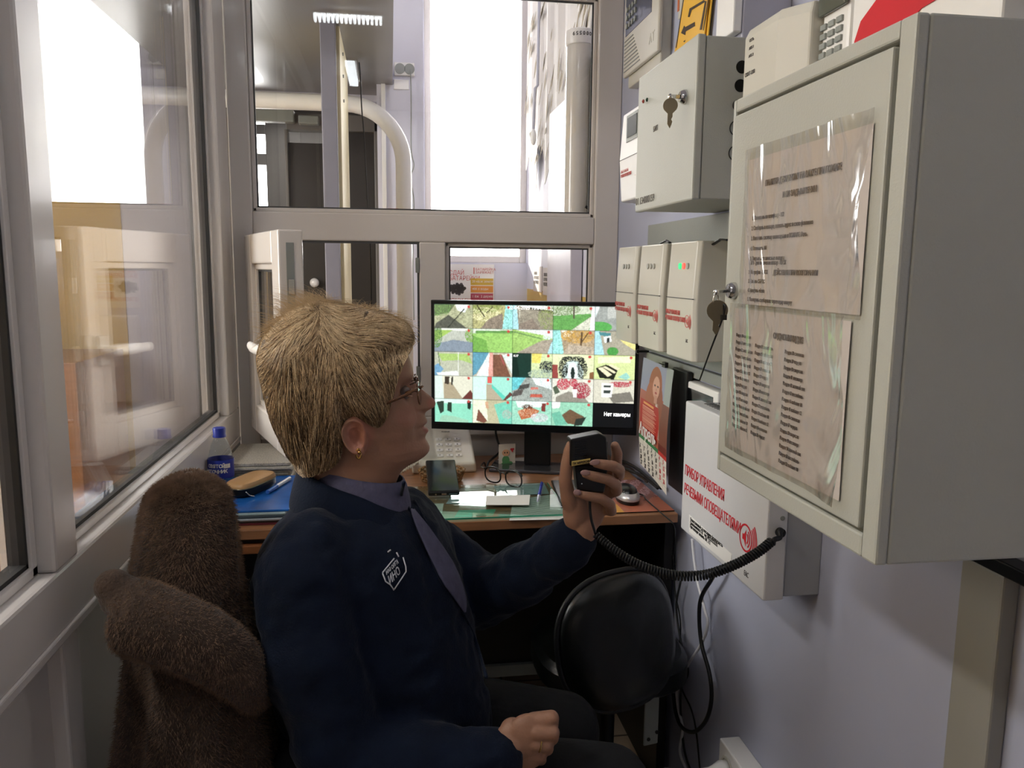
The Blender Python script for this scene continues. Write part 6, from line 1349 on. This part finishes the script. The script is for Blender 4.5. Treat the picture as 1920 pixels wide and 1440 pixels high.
# ---------------- microphone and its coiled lead
mic = thing('hand_microphone', 'black hand microphone with yellow label held up in front of the monitor', 'microphone', P(1105, 870, 1.165))
def q3(px, py, Y): return at(px, py, Y=Y)
f0, f1 = 1.150, 1.180
top = [(1070, 824), (1126, 813), (1138, 820), (1141, 868), (1132, 872), (1069, 875)]
MB().prism([q3(a, c, f0) for a, c in top], (0, 1, 0), .030).build('head', M['black'], mic, bevel=.003, seg=3)
low = [(1078, 874), (1140, 868), (1138, 900), (1133, 926), (1083, 921)]
MB().prism([q3(a, c, f0+.004) for a, c in low], (0, 1, 0), .022).build('grip', M['black'], mic, bevel=.003, seg=3)
b = MB()
for k in range(8):
    y_ = 829+k*4.3; b.prism([q3(1078, y_+.9, f0-.0004), q3(1100, y_-1.2, f0-.0004), q3(1100, y_+.2, f0-.0004), q3(1078, y_+2.3, f0-.0004)], (0, 1, 0), .001)
b.build('sound_slots', M['blackgloss'], mic)['kind'] = 'stuff'
lbm = MB().prism([q3(a, c, f0-.0006) for a, c in ((1072, 865), (1107, 859.5), (1107, 867.5), (1072, 874))], (0, 1, 0), .0006).build('label', material('yellow_label', '#c8b268', .5), mic)
pa, pb = q3(1073.5, 872, f0-.0009), q3(1107, 866.5, f0-.0009)
text('printed_text', 'ПК МИКРОФОН', .0052, pa, (pb-pa), (0, 0, 1), M['ink'], lbm, sx=.82, bold=.0001)
MB().box(q3(1137, 845, f0).x, q3(1142, 845, f0).x, f0+.008, f0+.022, q3(1140, 855, f0).z, q3(1140, 830, f0).z).build('talk_button', M['blackrub'], mic, bevel=.002)
MB().cyl(q3(1091, 907, f0+.004), q3(1091, 907, f0+.002), .0011, n=10).build('indicator_dot', M['chrome'], mic)
plug = Vector((.603, 1.1275, .893))
pts = [P(1107, 922, 1.166), P(1106, 950, 1.160), P(1109, 975, 1.155), P(1117, 1002, 1.15)]
co = [P(1117, 1002, 1.15), P(1150, 1030, 1.13), P(1200, 1060, 1.11), P(1260, 1078, 1.095), P(1320, 1078, 1.085), P(1375, 1060, 1.085), P(1420, 1036, 1.09), P(1447, 1015, 1.098)]
cc = crv(co, 60); L = [0]
for a, c in zip(cc, cc[1:]): L.append(L[-1]+(c-a).length)
cp2 = []
N = 66*12; 
for k in range(N+1):
    s = L[-1]*k/N; i = min(len(cc)-2, int(np.searchsorted(L, s))); d = (cc[i+1]-cc[i]).normalized(); a_, c_, _ = basis(d, (0, 1, 0)); rr_ = .0062*(.75+.25*min(1, k/250)); t_ = 2*PI*k/12
    cp2.append(cc[i].lerp(cc[i+1], (s-L[i])/max(1e-6, L[i+1]-L[i]))+a_*rr_*math.cos(t_)+c_*rr_*math.sin(t_))
b = MB(); b.tube(crv(pts, 6), .0022, n=8); b.build('lead', M['blackrub'], mic, smooth=True)
MB().tube(cp2, .0019, n=7).build('coiled_lead', M['blackrub'], mic, smooth=True)
b = MB(); b.tube(crv([cp2[-1], P(1452, 1012, 1.102), P(1462, 1008, 1.11), P(1462, 998, 1.115), plug+Vector((0, -.004, .004)), plug]), [.0035]*8+[.0042]*33, n=12); b.cyl(plug+Vector((0, .001, 0)), plug+Vector((0, -.006, 0)), .0075, n=18); b.build('strain_relief', M['blackrub'], mic, smooth='auto')
# ================================================================== HER CHAIR AND THE FLEECE COAT OVER IT
t = thing('office_chair', 'dark chair under the seated woman, its backrest hidden by the brown fleece coat', 'chair', (-.10, 1.22, 0))
b = MB(); R_ = []
for z_, s_ in ((.36, .92), (.375, 1), (.385, 1)): R_.append([(-.01+.185*s_*math.copysign(abs(math.cos(a))**.6, math.cos(a)), 1.24+.19*s_*math.copysign(abs(math.sin(a))**.6, math.sin(a)), z_) for a in np.linspace(0, 2*PI, 40, endpoint=False)])
b.loft(R_); b.build('seat', M['blackrub'], t, smooth='auto', bevel=.004)
MB().obox((-.315, 1.19, .76), (0, 1, 0), (1, 0, .02), (0, 0, 1), .13, .03, .24).build('backrest', M['blackrub'], t, bevel=.012, seg=3)
MB().tube(crv([(-.15, 1.22, .36), (-.29, 1.22, .37), (-.318, 1.22, .5), (-.315, 1.22, .70)]), .012, n=12).build('backrest_bar', M['black'], t, smooth=True)
MB().cyl((-.06, 1.24, .07), (-.06, 1.24, .36), .024, n=20).build('gas_lift', M['black'], t, smooth='auto')
for k in range(5):
    a_ = 2*PI*k/5+.5; e_ = Vector((-.06+.23*math.cos(a_), 1.24+.23*math.sin(a_), .052)); lg = MB().tube([(-.06, 1.24, .085), e_+Vector((0, 0, .012))], [.018, .012], n=10).build('leg', M['black'], t, smooth='auto')
    MB().cyl(e_+Vector((-.012*math.sin(a_), .012*math.cos(a_), -.026)), e_+Vector((.012*math.sin(a_), -.012*math.cos(a_), -.026)), .0255, n=18).build('caster', M['blackrub'], lg, smooth='auto')
coat = thing('fleece_coat', 'brown fleece coat draped over the back of the chair with one rolled sleeve', 'coat', (-.33, 1.15, .35))
OUTL = [(887.5, 350, 353, .001), (889, 344, 359, .012), (893, 326, 376, .03), (900, 308, 396, .045), (912, 290, 414, .06), (930, 277, 430, .072), (960, 267, 441, .082), (1000, 262, 450, .09), (1050, 252, 458, .095), (1100, 245, 464, .10), (1150, 243, 470, .105), (1200, 238, 480, .11), (1300, 226, 494, .118), (1400, 214, 508, .125), (1500, 205, 520, .13), (1640, 200, 530, .135)]
pys = list(np.concatenate([np.linspace(887.5, 930, 18), np.linspace(935, 1640, 70)])); rings = []; NT = 144
for py in pys:
    l, r, hd = (float(np.interp(py, [o_[0] for o_ in OUTL], [o_[k] for o_ in OUTL])) for k in (1, 2, 3)); a, c = at(l, py, Y=1.17), at(r, py, Y=1.17); v = max(0, (py-960)/500)
    cx_, hx_ = (a.x+c.x)/2, (c.x-a.x)/2; ring = []
    for j in range(NT):
        t_ = 2*PI*j/NT; fold = (.10*v*math.sin(t_*9+1.5*math.sin(py*.004))+.05*v*math.sin(t_*5+2))*min(1, v*2)*.55 + .02*math.sin(3*t_+py*.01)
        lx = -.0
        x = cx_+hx_*(1-.12*(fold < 0)+0*lx)*math.cos(t_)*(1+fold*.25); y = 1.175+hd*math.sin(t_)*(1+fold*1.3)
        n_ = noise.noise(Vector((x*9, y*9, py*.006)))*.006
        ring.append((max(x, -.4365), y+n_, a.z+n_*.5))
    rings.append(ring)
b = MB(); b.loft(rings)
b.build('coat_body', M['brown_fleece'], coat, smooth=True)
# rolled sleeve folding towards the left partition
b = MB(); sp = crv([at(222, 1152, Y=1.055), at(262, 1158, Y=1.05), at(320, 1180, Y=1.050), at(390, 1212, Y=1.06), at(448, 1258, Y=1.08), at(485, 1320, Y=1.12)], 8)
rs = [interp([(0, .012), (1, .034), (3, .046), (7, .049), (14, .048), (22, .047), (32, .040), (40, .020)], k) for k in range(len(sp))]
b.tube([Vector((max(p.x, -.4365+rs[i]*.80), p.y, p.z)) for i, p in enumerate(sp)], rs, n=36, flat=1.0, hint=(0, 0, 1)); 
p = at(212, 1098, Y=1.05); b.sphere((max(p.x, -.405), p.y, p.z), (.024, .024, .022)); b.sphere(at(232, 1120, Y=1.05), (.030, .03, .028))
o = b.build('rolled_sleeve', M['brown_fleece'], coat, smooth=True); md = o.modifiers.new('f', 'REMESH'); md.mode = 'VOXEL'; md.voxel_size = .004; md.use_smooth_shade = True; md = o.modifiers.new('s', 'SMOOTH'); md.iterations = 8; md.factor = .6
# pile
fm = material('brown_pile_fibre', '#7c634f', .8, var=.3, vscale=60)
fr_ = random.Random(8)
def mk_pile():
    i = int(len(rings)*fr_.random()**1.25*.8); j = int(fr_.uniform(.48, 1.04)*NT) % NT if fr_.random() < .85 else fr_.randrange(NT)
    i = max(1, min(i, len(rings)-2)); p = Vector(rings[i][j]).lerp(Vector(rings[i+1][(j+1) % NT]), fr_.random()); du = Vector(rings[i][(j+1) % NT])-Vector(rings[i][j-1]); dv = Vector(rings[i+1][j])-Vector(rings[i-1][j]); n_ = du.cross(dv).normalized()
    c_ = Vector((sum(q[0] for q in rings[i][::12])/12, 1.175, p.z)); n_ = n_ if n_.dot(p-c_) > 0 else -n_
    L = fr_.uniform(.004, .0085); d = (n_+Vector((fr_.uniform(-.6, .6), fr_.uniform(-.6, .6), fr_.uniform(-.9, .2)))*.8).normalized(); return [p-n_*.001, p+d*L*.5, p+d*L+Vector((0, 0, -.001))]
def mk_pile2():
    i = fr_.randrange(1, len(sp)-2); a = fr_.uniform(0, 2*PI); f_ = fr_.random(); p0 = sp[i].lerp(sp[i+1], f_); p0 = Vector((max(p0.x, -.4365+rs[i]*.80), p0.y, p0.z)); u1, v1, _ = basis(sp[i+1]-sp[i-1]); n_ = u1*math.cos(a)+v1*math.sin(a)
    p = p0+n_*(rs[i]*(1-f_)+rs[i+1]*f_-.003); d = (n_+Vector((fr_.uniform(-.5, .5), fr_.uniform(-.5, .5), fr_.uniform(-.9, .1)))*.8).normalized(); return [p, p+d*.004, p+d*.008+Vector((0, 0, -.001))]
p2_ = strands('fleece_pile', o, fm, mk_pile2, 9000); p2_['kind'] = 'stuff'; p2_.data.bevel_depth = .00035
pl_ = strands('fleece_pile', coat, fm, mk_pile, 30000); pl_['kind'] = 'stuff'; pl_.data.bevel_depth = .00035
